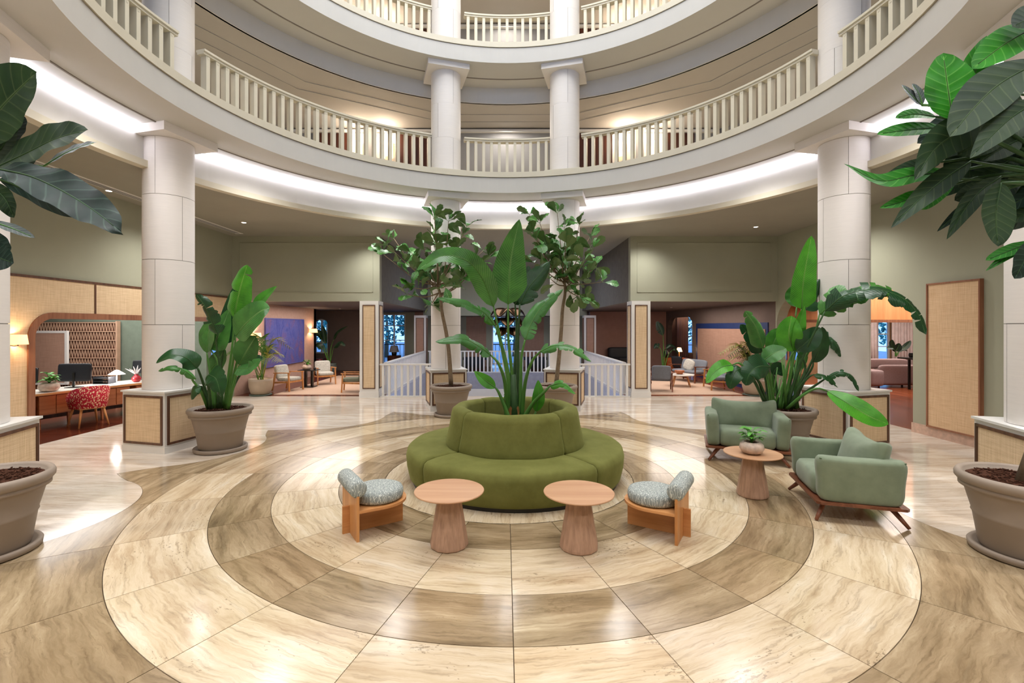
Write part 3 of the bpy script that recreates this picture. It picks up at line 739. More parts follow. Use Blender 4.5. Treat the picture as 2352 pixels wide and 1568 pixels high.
def blade(pts, width, nrm, prof='paddle', fold=.18, tears=0, wave=.0, n=20, seed=0, cross=3):
    r = random.Random(seed); c = spline(pts, n); mb = MB(); mb.uv = []; nrm = Vector(nrm).normalized(); pf = PROF[prof]
    for s in (-1, 1):
        cuts = sorted(r.sample(range(3, n-2), min(tears, n-6))) if tears else []
        bounds = [0]+cuts+[n]
        for i0, i1 in zip(bounds, bounds[1:]):
            droop = r.uniform(.0, .75) if tears else 0; slip = r.uniform(-.10, .14) if tears else 0
            idx = list(range(i0, i1+1)); vs = []; o = len(mb.v); ph = r.uniform(0, 6)
            for j, i in enumerate(idx):
                t = i/n; p = c[i]; tg = (c[min(i+1, n)]-c[max(i-1, 0)]).normalized()
                side = tg.cross(nrm)
                side = side.normalized() if side.length > 1e-4 else Vector((1, 0, 0)); nn = side.cross(tg).normalized()
                w = width/2*max(.0, pf(t))
                edge = 1.0
                if tears and (j == 0 or j == len(idx)-1) and i not in (0, n): edge = .80
                for q in range(cross+1):
                    u = q/cross; L = w*u*(edge if u > .5 else 1)
                    ang = fold+droop*u
                    wv = wave*width*sin(t*22+ph+s)*u*u
                    pull = (.10 if tears else 0)*w*u*(-1 if j == 0 and i else 1 if j == len(idx)-1 and i != n else 0)*-.0
                    v = p+side*s*L*cos(ang)+nn*(L*sin(fold)*(1 if u < .99 else .95)-L*droop*u+wv)+tg*(slip*L*2+pull)
                    vs.append(v); mb.uv.append((.5+s*u*.5, t))
            k = cross+1
            fs = [(j*k+q, j*k+q+1, (j+1)*k+q+1, (j+1)*k+q) for j in range(len(idx)-1) for q in range(cross)]
            if s < 0: fs = [f[::-1] for f in fs]
            mb.add(vs, fs, True)
    return mb, c
def lbuild(mb, name, mat, parent):
    me = bpy.data.meshes.new(name); me.from_pydata(mb.v, [], mb.f); me.materials.append(mat)
    me.polygons.foreach_set('use_smooth', mb.sm); l = me.uv_layers.new(name='UVMap')
    for lp in me.loops: l.data[lp.index].uv = mb.uv[lp.vertex_index]
    return link(name, me, parent)
def grow(t, Y, leaves, scale_d=.03):
    """leaves: (stalk [(px,py,dY)], blade [(px,py,dY)], width px, normal, profile, tears, material, wave)"""
    o3 = Vector(t.location)
    for i, (st, bl, w, nr, pf, tears, mt, wv) in enumerate(leaves):
        B = [px(x, y, Y+d)-o3 for x, y, d in bl]
        wd = w*(Y+bl[len(bl)//2][2])/FPX
        mb, c = blade(B, wd, nr, pf, .16, tears, wv, 22, i*7+3)
        lf = lbuild(mb, 'leaf', mt, t)
        sm = M_STALKD if mt in (M_LEAFD, M_BIGD, M_BIG, M_BIGB, M_NIGHT_) else M_STALK
        rib = MB().tube(c[:-2], [max(.0025, scale_d*.32*(1-k/len(c))) for k in range(len(c)-2)], 5)
        if st:
            A = [px(x, y, Y+d)-o3 for x, y, d in st]+[B[0]]
            sp = spline(A, 12); rib.tube(sp, [scale_d*(1-.62*k/12) for k in range(13)], 7)
        rib.build('stalk', sm, lf)
UPF = (0, -.75, .65); FR = (0, -1, .12); UL = (-.35, -.6, .7); UR = (.35, -.6, .7); TOP = (0, -.35, .95)
# central plant
t = thing('bird_of_paradise_plant', 'tall bird-of-paradise plant rising from the middle of the round sofa', 'plant', (.125, CY, .30), 0)
MB().lathe([(.001, 0), (.20, 0), (.24, .02), (.25, .10), (.001, .09)], 24).build('root_ball', M_SOIL, t)
grow(t, CY, [
 ([(1182, 965, 0), (1176, 860, 0), (1168, 780, 0)], [(1167, 699, 0), (1173, 600, -.03), (1193, 503, -.1)], 84, FR, 'spade', 0, M_LEAF, .004),
 ([(1176, 965, 0), (1168, 860, 0), (1150, 780, 0)], [(1134, 705, -.05), (1108, 640, -.15), (1070, 597, -.35), (1015, 588, -.5), (957, 620, -.6)], 56, (-.15, -.9, .35), 'paddle', 0, M_LEAF, .01),
 ([(1172, 965, 0), (1168, 880, 0), (1150, 790, 0)], [(1138, 748, -.1), (1112, 718, -.2), (1072, 700, -.35), (1003, 684, -.5)], 38, (-.1, -.8, .6), 'paddle', 7, M_LEAF, .02),
 ([(1168, 965, 0), (1160, 880, -.1), (1145, 835, -.2)], [(1128, 816, -.2), (1100, 795, -.3), (1062, 778, -.45), (1000, 785, -.6)], 46, (-.1, -.75, .7), 'paddle', 4, M_LEAF, .015),
 ([(1192, 965, .1), (1190, 860, .15), (1190, 780, .2)], [(1194, 698, .2), (1215, 660, .25), (1240, 630, .3), (1262, 600, .35)], 60, (.2, -.9, .3), 'paddle', 2, M_LEAFD, .01),
 ([(1194, 965, 0), (1196, 880, 0), (1198, 820, 0)], [(1206, 780, 0), (1224, 735, .1), (1252, 696, .2), (1294, 664, .3)], 48, (.3, -.8, .5), 'paddle', 6, M_LEAF, .02),
 ([(1198, 965, 0), (1206, 880, -.1), (1222, 830, -.2)], [(1240, 808, -.3), (1275, 793, -.4), (1318, 800, -.5), (1358, 830, -.6)], 38, (.1, -.6, .8), 'paddle', 7, M_LEAF, .02),
 ([(1200, 965, -.1), (1225, 925, -.2), (1250, 900, -.3)], [(1263, 886, -.3), (1292, 881, -.4), (1322, 905, -.5)], 26, UPF, 'paddle', 2, M_LEAFB, .02),
 ([(1220, 970, -.1), (1225, 960, -.1)], [(1231, 945, -.1), (1237, 910, -.12), (1236, 872, -.1)], 30, FR, 'lance', 0, M_LEAFB, .01),
 ([(1172, 968, -.1), (1158, 930, -.1), (1145, 900, -.1)], [(1138, 890, -.1), (1114, 873, -.12), (1089, 852, -.1)], 28, (-.2, -.9, .4), 'lance', 0, M_LEAFB, .02),
 ([(1184, 965, .1), (1182, 860, .2), (1187, 760, .3)], [(1183, 700, .3), (1205, 650, .35), (1215, 610, .4)], 60, (.3, -.8, .2), 'spade', 0, M_LEAFD, 0),
 ([(1166, 968, 0), (1161, 935, 0), (1160, 910, -.02)], [(1160, 905, 0), (1160, 890, 0), (1156, 872, 0)], 7, FR, 'lance', 0, M_LEAFB, 0)])
mb = MB()
for (x, y, dx, L) in ((1168, 955, -9, 36), (1178, 960, -6, 28), (1186, 958, 4, 26)):
    q, c = blade([px(x, y, CY-.05)-t.location, px(x+dx, y-L, CY-.05)-t.location], .06, FR, 'lance'); mb.add(q.v, q.f, True)
mb.build('dry_bract', M_BRACT, t)
mb = MB().tube([px(1183, 985, CY)-t.location, px(1181, 930, CY)-t.location, px(1178, 860, CY)-t.location], [.085, .06, .035], 10)
mb.build('stem_base', M_STALKD, t)
# potted bird-of-paradise, left
Y = 7.28
t = thing('potted_bird_of_paradise', 'large potted bird-of-paradise in front of the left mid-distance column', 'potted plant', (-4.40, Y, 0), 0, 'bird-of-paradise plants in clay pots')
pot_parts(t)
grow(t, Y, [
 ([(515, 938, 0), (525, 860, 0), (535, 780, 0)], [(537, 730, 0), (551, 665, -.05), (568, 608, -.1)], 76, (-.1, -1, .2), 'paddle', 1, M_LEAFB, .01),
 ([(518, 938, 0), (528, 880, 0), (538, 810, -.1)], [(541, 772, -.15), (568, 740, -.25), (598, 715, -.3), (620, 706, -.3)], 74, (.25, -.85, .5), 'paddle', 0, M_LEAF, .01),
 ([(520, 938, .3), (545, 830, .35), (570, 750, .4)], [(584, 712, .4), (604, 686, .4), (636, 657, .35)], 34, (.2, -.7, .6), 'lance', 0, M_LEAFB, .0),
 ([(506, 938, -.1), (507, 860, -.1), (497, 790, -.15)], [(500, 768, -.2), (483, 730, -.25), (470, 702, -.3), (450, 674, -.3)], 52, (-.2, -.95, .3), 'paddle', 6, M_LEAFD, .04),
 ([(510, 938, 0), (508, 870, 0), (500, 830, 0)], [(484, 803, 0), (505, 765, .03), (528, 708, .1)], 66, FR, 'spade', 0, M_LEAF, .01),
 ([(522, 938, -.1), (535, 890, -.1), (543, 860, -.1)], [(549, 838, -.1), (567, 805, -.15), (588, 772, -.2)], 58, (.2, -.95, .2), 'oval', 0, M_LEAF, .01),
 ([(524, 938, -.15), (533, 900, -.2), (542, 865, -.2)], [(545, 845, -.2), (570, 845, -.3), (600, 824, -.3)], 46, UPF, 'paddle', 2, M_LEAF, .02),
 ([(520, 938, 0), (540, 880, .1), (560, 850, .1)], [(570, 838, .1), (590, 828, .1), (604, 822, .1)], 34, UPF, 'paddle', 0, M_LEAFD, .02),
 ([(482, 938, -.1), (470, 890, -.2), (456, 850, -.3)], [(453, 846, -.3), (428, 822, -.4), (392, 815, -.5), (358, 834, -.55)], 46, (-.1, -.7, .75), 'paddle', 0, M_LEAFD, .01),
 ([(478, 938, -.1), (462, 900, -.3), (442, 872, -.4)], [(450, 870, -.4), (422, 850, -.5), (392, 843, -.6), (363, 852, -.6)], 26, (-.1, -.7, .75), 'paddle', 4, M_LEAF, .03),
 ([(484, 938, -.2), (480, 895, -.35), (474, 870, -.4)], [(480, 860, -.4), (497, 872, -.48), (508, 912, -.5)], 56, (0, -.95, .3), 'paddle', 1, M_LEAFD, .02),
 ([(480, 938, -.1), (470, 905, -.25), (464, 890, -.3)], [(462, 886, -.35), (445, 895, -.4), (440, 918, -.4)], 36, (-.2, -.95, .2), 'paddle', 1, M_LEAFD, .02),
 ([(496, 938, .1), (494, 890, .15), (490, 860, .15)], [(482, 850, .2), (500, 830, .2), (516, 800, .2)], 40, FR, 'oval', 0, M_LEAF, .01),
 ([(500, 938, .1), (505, 880, .15), (512, 820, .2)], [(515, 790, .2), (525, 740, .25), (545, 650, .3)], 44, (.4, -.8, .2), 'paddle', 0, M_LEAFD, .01),
 ([(490, 938, 0), (486, 880, 0), (478, 830, 0)], [(475, 810, 0), (478, 770, 0), (486, 735, 0)], 50, (-.3, -.9, .1), 'oval', 0, M_LEAF, .01)], .026)
# potted bird-of-paradise, right
Y = 7.25
t = thing('potted_bird_of_paradise', 'very large potted bird-of-paradise with an arching leaf, behind the green armchairs', 'potted plant', (4.30, Y, 0), 0, 'bird-of-paradise plants in clay pots')
pot_parts(t)
grow(t, Y, [
 ([(1800, 938, 0), (1815, 860, 0), (1832, 780, 0)], [(1841, 710, 0), (1846, 640, -.05), (1864, 541, -.1)], 58, (-.1, -1, .1), 'paddle', 0, M_LEAFB, .012),
 ([(1802, 938, .2), (1820, 860, .2), (1846, 780, .2)], [(1850, 712, .25), (1872, 678, .3), (1886, 640, .3)], 44, (.3, -.8, .4), 'paddle', 1, M_LEAFD, .02),
 ([(1804, 938, .2), (1815, 860, .2), (1825, 750, .2)], [(1830, 705, .25), (1825, 680, .3), (1822, 655, .3)], 40, (-.4, -.8, .4), 'oval', 0, M_LEAF, .02),
 ([(1806, 938, -.1), (1840, 830, -.2), (1872, 760, -.3)], [(1895, 715, -.35), (1940, 678, -.5), (2010, 664, -.65), (2070, 682, -.8), (2108, 720, -.9), (2126, 768, -.95)], 74, (0, -.75, .65), 'paddle', 12, M_LEAFD, .03),
 ([(1803, 938, 0), (1835, 850, -.1), (1865, 790, -.15)], [(1882, 722, -.2), (1920, 690, -.3), (1970, 672, -.4), (2030, 664, -.5), (2095, 700, -.6)], 72, (0, -.8, .6), 'paddle', 10, M_LEAF, .03),
 ([(1772, 938, 0), (1765, 880, 0), (1755, 830, 0)], [(1752, 800, 0), (1737, 752, -.05), (1711, 714, -.1)], 54, (-.3, -.95, .2), 'paddle', 2, M_LEAF, .012),
 ([(1768, 938, .2), (1760, 880, .2), (1752, 840, .2)], [(1748, 810, .2), (1725, 775, .2), (1700, 745, .2)], 40, (-.3, -.85, .4), 'paddle', 2, M_LEAFD, .012),
 ([(1795, 938, -.1), (1812, 880, -.1), (1822, 830, -.15)], [(1826, 806, -.15), (1834, 755, -.2), (1848, 702, -.2)], 36, (.2, -1, .1), 'lance', 0, M_LEAFB, .01),
 ([(1790, 938, -.1), (1800, 880, -.1), (1812, 830, -.12)], [(1824, 806, -.15), (1812, 770, -.2), (1818, 725, -.2)], 56, (-.3, -.9, .15), 'oval', 0, M_LEAFB, .01),
 ([(1780, 938, -.1), (1770, 880, -.2), (1762, 845, -.3)], [(1752, 828, -.35), (1776, 812, -.4), (1806, 800, -.4)], 42, (0, -.8, .6), 'oval', 0, M_LEAF, .02),
 ([(1776, 938, .1), (1774, 870, .1), (1770, 830, .1)], [(1770, 812, .1), (1780, 780, .1), (1798, 755, .1)], 44, (0, -.9, .3), 'oval', 0, M_LEAF, .02),
 ([(1766, 938, -.2), (1745, 880, -.35), (1730, 855, -.4)], [(1770, 842, -.4), (1742, 842, -.5), (1722, 858, -.55), (1712, 885, -.55)], 62, (-.1, -.9, .4), 'paddle', 2, M_LEAFD, .012),
 ([(1764, 938, -.2), (1735, 880, -.4), (1712, 850, -.5)], [(1705, 846, -.5), (1692, 850, -.55), (1682, 870, -.6), (1676, 893, -.6)], 44, (-.1, -.9, .3), 'paddle', 1, M_LEAFD, .012),
 ([(1762, 938, -.1), (1730, 870, -.4), (1700, 835, -.5)], [(1682, 838, -.5), (1660, 842, -.6), (1640, 856, -.65), (1622, 880, -.7)], 34, (-.2, -.85, .5), 'paddle', 0, M_LEAFB, .012),
 ([(1815, 938, -.1), (1838, 880, -.2), (1850, 840, -.2)], [(1830, 805, -.2), (1856, 782, -.25), (1884, 752, -.25)], 48, (-.1, -.95, .2), 'oval', 0, M_LEAFD, .01),
 ([(1818, 938, 0), (1845, 880, -.05), (1865, 845, -.1)], [(1868, 832, -.1), (1884, 795, -.1), (1888, 750, -.12)], 48, (.3, -.9, .1), 'oval', 0, M_LEAFD, .01),
 ([(1815, 938, .1), (1850, 860, .1), (1880, 800, .1)], [(1896, 782, .1), (1912, 780, .05), (1926, 796, 0), (1936, 822, 0)], 48, (.3, -.8, .5), 'paddle', 5, M_LEAFD, .02),
 ([(1818, 936, -.1), (1845, 905, -.2), (1880, 880, -.3)], [(1898, 868, -.35), (1930, 855, -.45), (1958, 866, -.5), (1972, 898, -.55)], 24, (0, -.7, .7), 'paddle', 5, M_LEAFD, .02),
 ([(1812, 938, -.1), (1832, 895, -.2), (1855, 868, -.3)], [(1868, 860, -.35), (1898, 866, -.4), (1925, 890, -.45)], 22, (0, -.7, .7), 'paddle', 3, M_LEAFD, .02),
 ([(1808, 938, -.2), (1840, 910, -.35), (1875, 892, -.45)], [(1900, 898, -.5), (1945, 925, -.7), (1995, 955, -.85), (2041, 974, -.95)], 56, (.1, -.95, .3), 'oval', 0, M_LEAFB, .004),
 ([(1822, 938, 0), (1826, 900, 0), (1830, 870, 0)], [(1832, 855, 0), (1842, 820, 0), (1850, 800, 0)], 26, FR, 'lance', 0, M_LEAF, .004),
 ([(1786, 938, 0), (1784, 900, 0), (1780, 870, 0)], [(1775, 860, 0), (1785, 845, 0), (1800, 862, 0)], 30, FR, 'oval', 0, M_LEAFD, .004)], .026)
mb = MB()
rr_ = random.Random(5)
for i in range(16):
    a = px(1765+rr_.uniform(0, 70), 938, Y+rr_.uniform(-.15, .2))-t.location; b_ = a+Vector((rr_.uniform(-.12, .16), rr_.uniform(-.1, .1), rr_.uniform(.3, .8)))
    mb.tube([a, a.lerp(b_, .5)+Vector((.01, 0, 0)), b_], [.02, .014, .008], 6)
mb.build('stem_cluster', M_STALK, t)
# ------------------------------------------------------------------ fig trees
def figmesh(seed, L=.33, W=.24):
    mb, c = blade([(0, 0, 0), (L*.5, 0, .02), (L, 0, -.02)], W, (0, 0, 1), 'fiddle', .18, 0, .05, 8, seed, 2)
    mb.tube([(-.05, 0, 0), (0, 0, 0)], .004, 4, cap=False); 
    while len(mb.uv) < len(mb.v): mb.uv.append((.5, .5))
    me = bpy.data.meshes.new('leaf'); me.from_pydata(mb.v, [], mb.f); me.materials.append(M_FIG); me.polygons.foreach_set('use_smooth', mb.sm)
    l = me.uv_layers.new(name='UVMap')
    for lp in me.loops: l.data[lp.index].uv = mb.uv[lp.vertex_index]
    return me
FM = [figmesh(k) for k in range(3)]
def fig_tree(label, X, Y, trunk, ends_, seed):
    t = thing('potted_fig_tree', label, 'potted plant', (X, Y, 0), 0, 'potted fig trees'); pot_parts(t)
    r = random.Random(seed); o3 = Vector(t.location)
    tr = [px(x, y, Y)-o3 for x, y in trunk]; sp = spline(tr, 16)
    MB().tube(sp, [.048-.022*i/16 for i in range(17)], 8).build('trunk', M_TRUNK, t)
    top = tr[-1]; fork = tr[-2]
    for (x, y) in ends_:
        e = px(x, y, Y+r.uniform(-.55, .55))-o3
        st = top if r.random() < .6 else fork.lerp(top, r.random())
        m1 = st.lerp(e, .4)+Vector((r.uniform(-.08, .08), r.uniform(-.1, .1), -.10*(e-st).length)); pth = spline([st, m1, e], 8)
        MB().tube(pth, [.018-.012*i/8 for i in range(9)], 6).build('branch', M_TRUNK, t)
        d0 = (pth[-1]-pth[-3]).normalized()
        for k in range(8):
            p = pth[-1-(k % 4)] if k > 2 else pth[-1]
            d = Vector((r.gauss(0, 1), r.gauss(0, 1), r.gauss(.2, .7))).normalized()*.9+d0*.6; d.normalize()
            q = d.to_track_quat('X', 'Z').to_matrix().to_4x4() @ Matrix.Rotation(r.uniform(-1.2, 1.2), 4, 'X')
            o = link('leaf', FM[r.randrange(3)], t); s = r.uniform(.7, 1.12)
            o.matrix_local = Matrix.Translation(p+d*.045) @ q @ Matrix.Scale(s, 4)
fig_tree('potted fig tree on the left, before the back left column', -1.155, 10.08, [(1036, 885), (1032, 820), (1026, 770), (1015, 715), (1012, 680), (1005, 655)],
 [(888, 562), (905, 548), (882, 585), (955, 605), (945, 580), (1002, 562), (1030, 508), (1062, 540), (985, 635), (945, 660), (935, 676), (1012, 612), (1098, 606), (1120, 592), (1048, 575), (972, 560),
  (1000, 535), (1072, 520), (998, 500), (1025, 655), (1060, 640), (1085, 622), (990, 700), (1110, 575)], 11)
fig_tree('potted fig tree on the right, before the back right column', 1.10, 10.08, [(1277, 885), (1283, 830), (1289, 760), (1292, 710), (1298, 672), (1296, 640)],
 [(1216, 492), (1240, 512), (1280, 490), (1296, 522), (1330, 518), (1355, 543), (1360, 572), (1232, 552), (1225, 535), (1252, 560), (1340, 598), (1346, 636), (1384, 648), (1368, 612), (1243, 592),
  (1228, 604), (1290, 590), (1312, 585), (1330, 682), (1264, 640), (1302, 560), (1272, 618), (1348, 690), (1310, 640)], 23)
# ------------------------------------------------------------------ near trees whose crowns lean into the frame
Y = 3.0
t = thing('potted_large_leaf_tree', 'dark large-leaved tree in a clay pot cut by the left edge of the photo', 'potted plant', (-4.36, 3.92, 0), 0, 'large-leaved trees in clay pots'); pot_parts(t)
o3 = Vector(t.location)
tr = [Vector((0, 0, .6)), Vector((.05, -.1, 1.6)), Vector((.15, -.5, 2.3)), px(-120, 480, Y)-o3]
MB().tube(spline(tr, 12), [.07-.04*i/12 for i in range(13)], 8).build('trunk', M_TRUNK, t)
grow(t, Y, [
 ([(-120, 480, 0), (-90, 380, 0)], [(-70, 340, 0), (5, 245, 0), (85, 165, -.05)], 172, (0, -1, .1), 'oval', 0, M_BIGD, .01),
 ([(-120, 480, .1), (-80, 330, .1)], [(-50, 240, .1), (-10, 180, .1), (48, 152, .1)], 46, (0, -.9, .4), 'lance', 0, M_BIGB, .01),
 ([(-120, 480, 0), (-60, 420, 0)], [(-10, 385, 0), (60, 352, -.05), (130, 318, -.1), (202, 298, -.1)], 100, (-.1, -.9, .35), 'oval', 0, M_BIGD, .03),
 ([(-120, 480, .3), (-40, 380, .3)], [(100, 382, .3), (150, 352, .3), (190, 335, .3), (224, 326, .3)], 30, (0, -.8, .6), 'lance', 0, M_BIGG, .04),
 ([(-120, 480, -.2), (-50, 400, -.2)], [(-5, 388, -.2), (70, 405, -.25), (150, 442, -.3), (225, 490, -.35), (280, 535, -.4)], 92, (.15, -.8, .5), 'oval', 0, M_BIGB, .07),
 ([(-120, 480, -.1), (-50, 420, -.1)], [(-5, 410, -.1), (70, 440, -.1), (140, 478, -.15), (200, 500, -.2)], 40, (.1, -.95, -.2), 'lance', 0, M_BIGB, .05),
 ([(-120, 480, 0), (-70, 430, 0)], [(-30, 420, 0), (10, 455, 0), (32, 500, 0)], 46, FR, 'oval', 0, M_BIGD, .02),
 ([(-120, 480, 0), (-60, 500, 0)], [(-20, 508, 0), (30, 525, 0), (80, 546, 0)], 24, UPF, 'oval', 0, M_BIGG, .03),
 ([(-120, 480, 0), (-60, 520, 0)], [(-40, 528, 0), (0, 565, 0), (18, 590, 0)], 50, FR, 'oval', 0, M_BIGB, .02),
 ([(-120, 480, -.1), (-70, 540, -.1)], [(-50, 560, -.1), (-5, 590, -.1), (32, 604, -.1)], 66, FR, 'oval', 0, M_BIGB, .02),
 ([(-120, 480, .2), (-20, 360, .2)], [(10, 340, .2), (40, 300, .2), (58, 268, .2)], 44, FR, 'oval', 0, M_BIGB, .02),
 ([(-120, 480, .15), (-60, 400, .1)], [(-20, 370, .1), (10, 330, .1), (30, 290, .1)], 70, FR, 'oval', 0, M_BIGD, .02),
 ([(-120, 480, .2), (0, 400, .2)], [(30, 392, .2), (62, 372, .2), (90, 352, .2)], 34, FR, 'oval', 0, M_BIGD, .02)], .022)
t = thing('potted_large_leaf_tree', 'glossy large-leaved tree in a clay pot cut by the right edge of the photo', 'potted plant', (4.34, 3.90, 0), 0, 'large-leaved trees in clay pots'); pot_parts(t)
o3 = Vector(t.location)
tr = [Vector((0, 0, .6)), Vector((.1, -.2, 1.6)), Vector((0, -.6, 2.4)), px(2480, 420, Y)-o3, px(2440, 260, Y)-o3]
MB().tube(spline(tr, 14), [.08-.045*i/14 for i in range(15)], 8).build('trunk', M_TRUNK, t)
R_ = (2480, 420, 0)
big = [
 ([R_, (2300, 330, 0)], [(2188, 275, 0), (2178, 210, 0), (2166, 122, 0)], 132, (0, -1, .1), 'oval', 0, M_BIG, .008),
 ([R_, (2330, 260, .2)], [(2225, 235, .2), (2240, 165, .2), (2266, 82, .2)], 74, (-.1, -1, .1), 'lance', 0, M_BIG, .008),
 ([R_, (2400, 160, .1)], [(2380, 60, .1), (2310, 100, .1), (2232, 158, .1)], 78, (-.2, -.9, .3), 'oval', 0, M_BIG, .008),
 ([R_, (2420, 100, 0)], [(2420, 30, 0), (2370, 40, 0), (2325, 62, 0)], 70, (-.2, -.9, .3), 'oval', 0, M_BIGD, .008),
 ([R_, (2400, 200, -.1)], [(2390, 140, -.1), (2300, 190, -.12), (2240, 245, -.15), (2182, 314, -.2)], 104, (-.3, -.9, .25), 'oval', 0, M_BIGD, .008),
 ([R_, (2400, 240, 0)], [(2340, 215, .05), (2280, 260, .05), (2200, 285, .05)], 90, (-.1, -.95, .1), 'oval', 0, M_BIGD, .008),
 ([R_, (2380, 300, -.05)], [(2290, 262, 0), (2210, 300, 0), (2150, 340, 0), (2100, 414, -.05)], 84, (-.3, -.9, .1), 'lance', 0, M_BIGD, .008),
 ([R_, (2420, 280, -.2)], [(2390, 230, -.2), (2330, 265, -.2), (2280, 310, -.2), (2228, 364, -.25)], 66, (-.4, -.85, .2), 'lance', 0, M_BIGD, .008),
 ([R_, (2330, 390, 0)], [(2230, 370, 0), (2170, 410, 0), (2110, 460, 0), (2046, 524, -.05)], 52, (-.3, -.9, .2), 'lance', 0, M_BIGD, .008),
 ([R_, (2300, 380, .1)], [(2190, 395, .1), (2100, 402, .1), (2020, 415, .1), (1938, 376, .05)], 44, (.1, -.9, .4), 'lance', 0, M_BIG, .01),
 ([R_, (2300, 320, .2)], [(2165, 292, .2), (2090, 298, .2), (2014, 308, .2)], 40, (0, -.9, .4), 'oval', 0, M_BIG, .01),
 ([R_, (2300, 300, .2)], [(2150, 268, .2), (2100, 262, .2), (2056, 271, .2)], 30, (0, -.9, .4), 'oval', 0, M_BIG, .01),
 ([R_, (2300, 260, .3)], [(2118, 242, .3), (2095, 220, .3), (2070, 194, .3)], 28, (0, -.9, .4), 'lance', 0, M_BIGG, .01),
 ([R_, (2300, 260, .3)], [(2118, 240, .3), (2110, 215, .3), (2095, 192, .3)], 26, (0, -.9, .4), 'oval', 0, M_BIGG, .01),
 ([R_, (2300, 360, .15)], [(2160, 372, .15), (2100, 382, .15), (2038, 398, .15)], 34, (0, -.9, .3), 'lance', 0, M_BIGD, .01),
 ([R_, (2300, 400, .15)], [(2125, 440, .15), (2080, 460, .15), (2020, 478, .15)], 34, (0, -.9, .4), 'lance', 0, M_BIG, .01),
 ([R_, (2380, 420, .1)], [(2190, 410, .1), (2150, 440, .1), (2118, 482, .1)], 44, (-.2, -.9, .2), 'oval', 0, M_BIG, .01),
 ([R_, (2350, 420, -.1)], [(2300, 420, -.1), (2288, 490, -.12), (2292, 566, -.15)], 82, (0, -1, .05), 'oval', 0, M_BIGD, .006),
 ([R_, (2380, 400, 0)], [(2300, 405, 0), (2250, 440, 0), (2210, 490, 0), (2174, 550, 0)], 40, (-.2, -.9, .2), 'lance', 0, M_BIGD, .01),
 ([R_, (2360, 420, .1)], [(2280, 430, .1), (2240, 440, .1), (2192, 460, .1)], 46, (0, -.9, .3), 'oval', 0, M_BIGD, .01),
 ([R_, (2360, 420, .1)], [(2240, 460, .1), (2200, 490, .1), (2152, 532, .1)], 22, (0, -.8, .5), 'lance', 0, M_BIGB, .01),
 ([R_, (2420, 520, .1)], [(2370, 555, .1), (2320, 575, .1), (2264, 598, .1)], 30, UPF, 'oval', 0, M_BIG, .02),
 ([R_, (2420, 540, .1)], [(2345, 575, .1), (2310, 590, .1), (2264, 622, .1)], 18, UPF, 'lance', 0, M_BIG, .02),
 ([R_, (2420, 540, .0)], [(2400, 560, 0), (2360, 590, 0), (2330, 640, 0)], 60, FR, 'oval', 0, M_BIGB, .02)]
rr_ = random.Random(9)
for i in range(40):
    x = rr_.uniform(2170, 2400); y = 250+(x-2190)*rr_.uniform(-.2, 1.0)+rr_.uniform(0, 150); a = rr_.uniform(2.2, 3.3); L = rr_.uniform(80, 130)
    y = min(y, 470); d = rr_.uniform(.1, .5)
    big.append(([R_, (min(2400, x+80), y, d)], [(x+L*.5, y-L*.15, d), (x, y+10, d), (x-L*.6, y+L*.45, d)], rr_.uniform(40, 66), (-.2, -.9, rr_.uniform(0, .5)), 'oval', 0, rr_.choice((M_BIGD, M_BIGD, M_BIGB)), .01))
grow(t, Y, big, .018)
# ------------------------------------------------------------------ reception office on the left
M_DESKTOP = plain('white_stone_desktop', '#dcd8cf', .3, .5, .04, 5)
M_REDWOOD = wood('red_brown_wood', '#8a4826', '#b0683c', .35, 'X', .8)
# cane band over the opening and cane pilaster beside it
t = thing('cane_wall_panelling', 'cane panel band with brown frame above the reception opening', 'wall panelling', (-7.4, 0, 0))
for a, b_ in ((4.0, 8.44), (8.47, 12.7)):
    MB().box(0, .03, a, b_, 2.13, 2.66).build('cane_panel', M_CANE, t)
mb = MB().box(0, .04, 4.0, 12.7, 2.66, 2.70); mb.box(0, .04, 8.44, 8.47, 2.13, 2.66); mb.build('top_rail', M_BROWN, t)
MB().box(0, .03, 4.0, 6.98, .02, 1.88).build('cane_panel', M_CANE, t); MB().box(0, .035, 4.0, 6.98, 1.88, 1.90).build('picture_rail', M_FRAMEW, t)
MB().box(0, .03, 4.0, 6.98, 1.90, 2.13).build('cane_panel', M_CANE, t)
# rounded opening frame
pts_o = arch_pts(7.25, 12.4, 2.13, .40); pts_i = arch_pts(7.36, 12.4, 2.03, .30)
mb = MB(); n_ = len(pts_o)
half = n_//2
for i in range(half):
    a, b_, c_, d_ = pts_o[i], pts_o[i+1], pts_i[i+1], pts_i[i]
    vs = [(x, y, z) for x in (-.24, .05) for y, z in (a, b_, c_, d_)]
    mb.add([(v[0]-7.4, v[1], v[2]) for v in vs], [(0, 1, 2, 3), (7, 6, 5, 4), (0, 4, 5, 1), (1, 5, 6, 2), (2, 6, 7, 3), (3, 7, 4, 0)])
mb.box(-7.64, -7.35, pts_o[half][0], 12.35, 2.03, 2.13)
struct('door_frame_1', mb, M_FRAMEW)
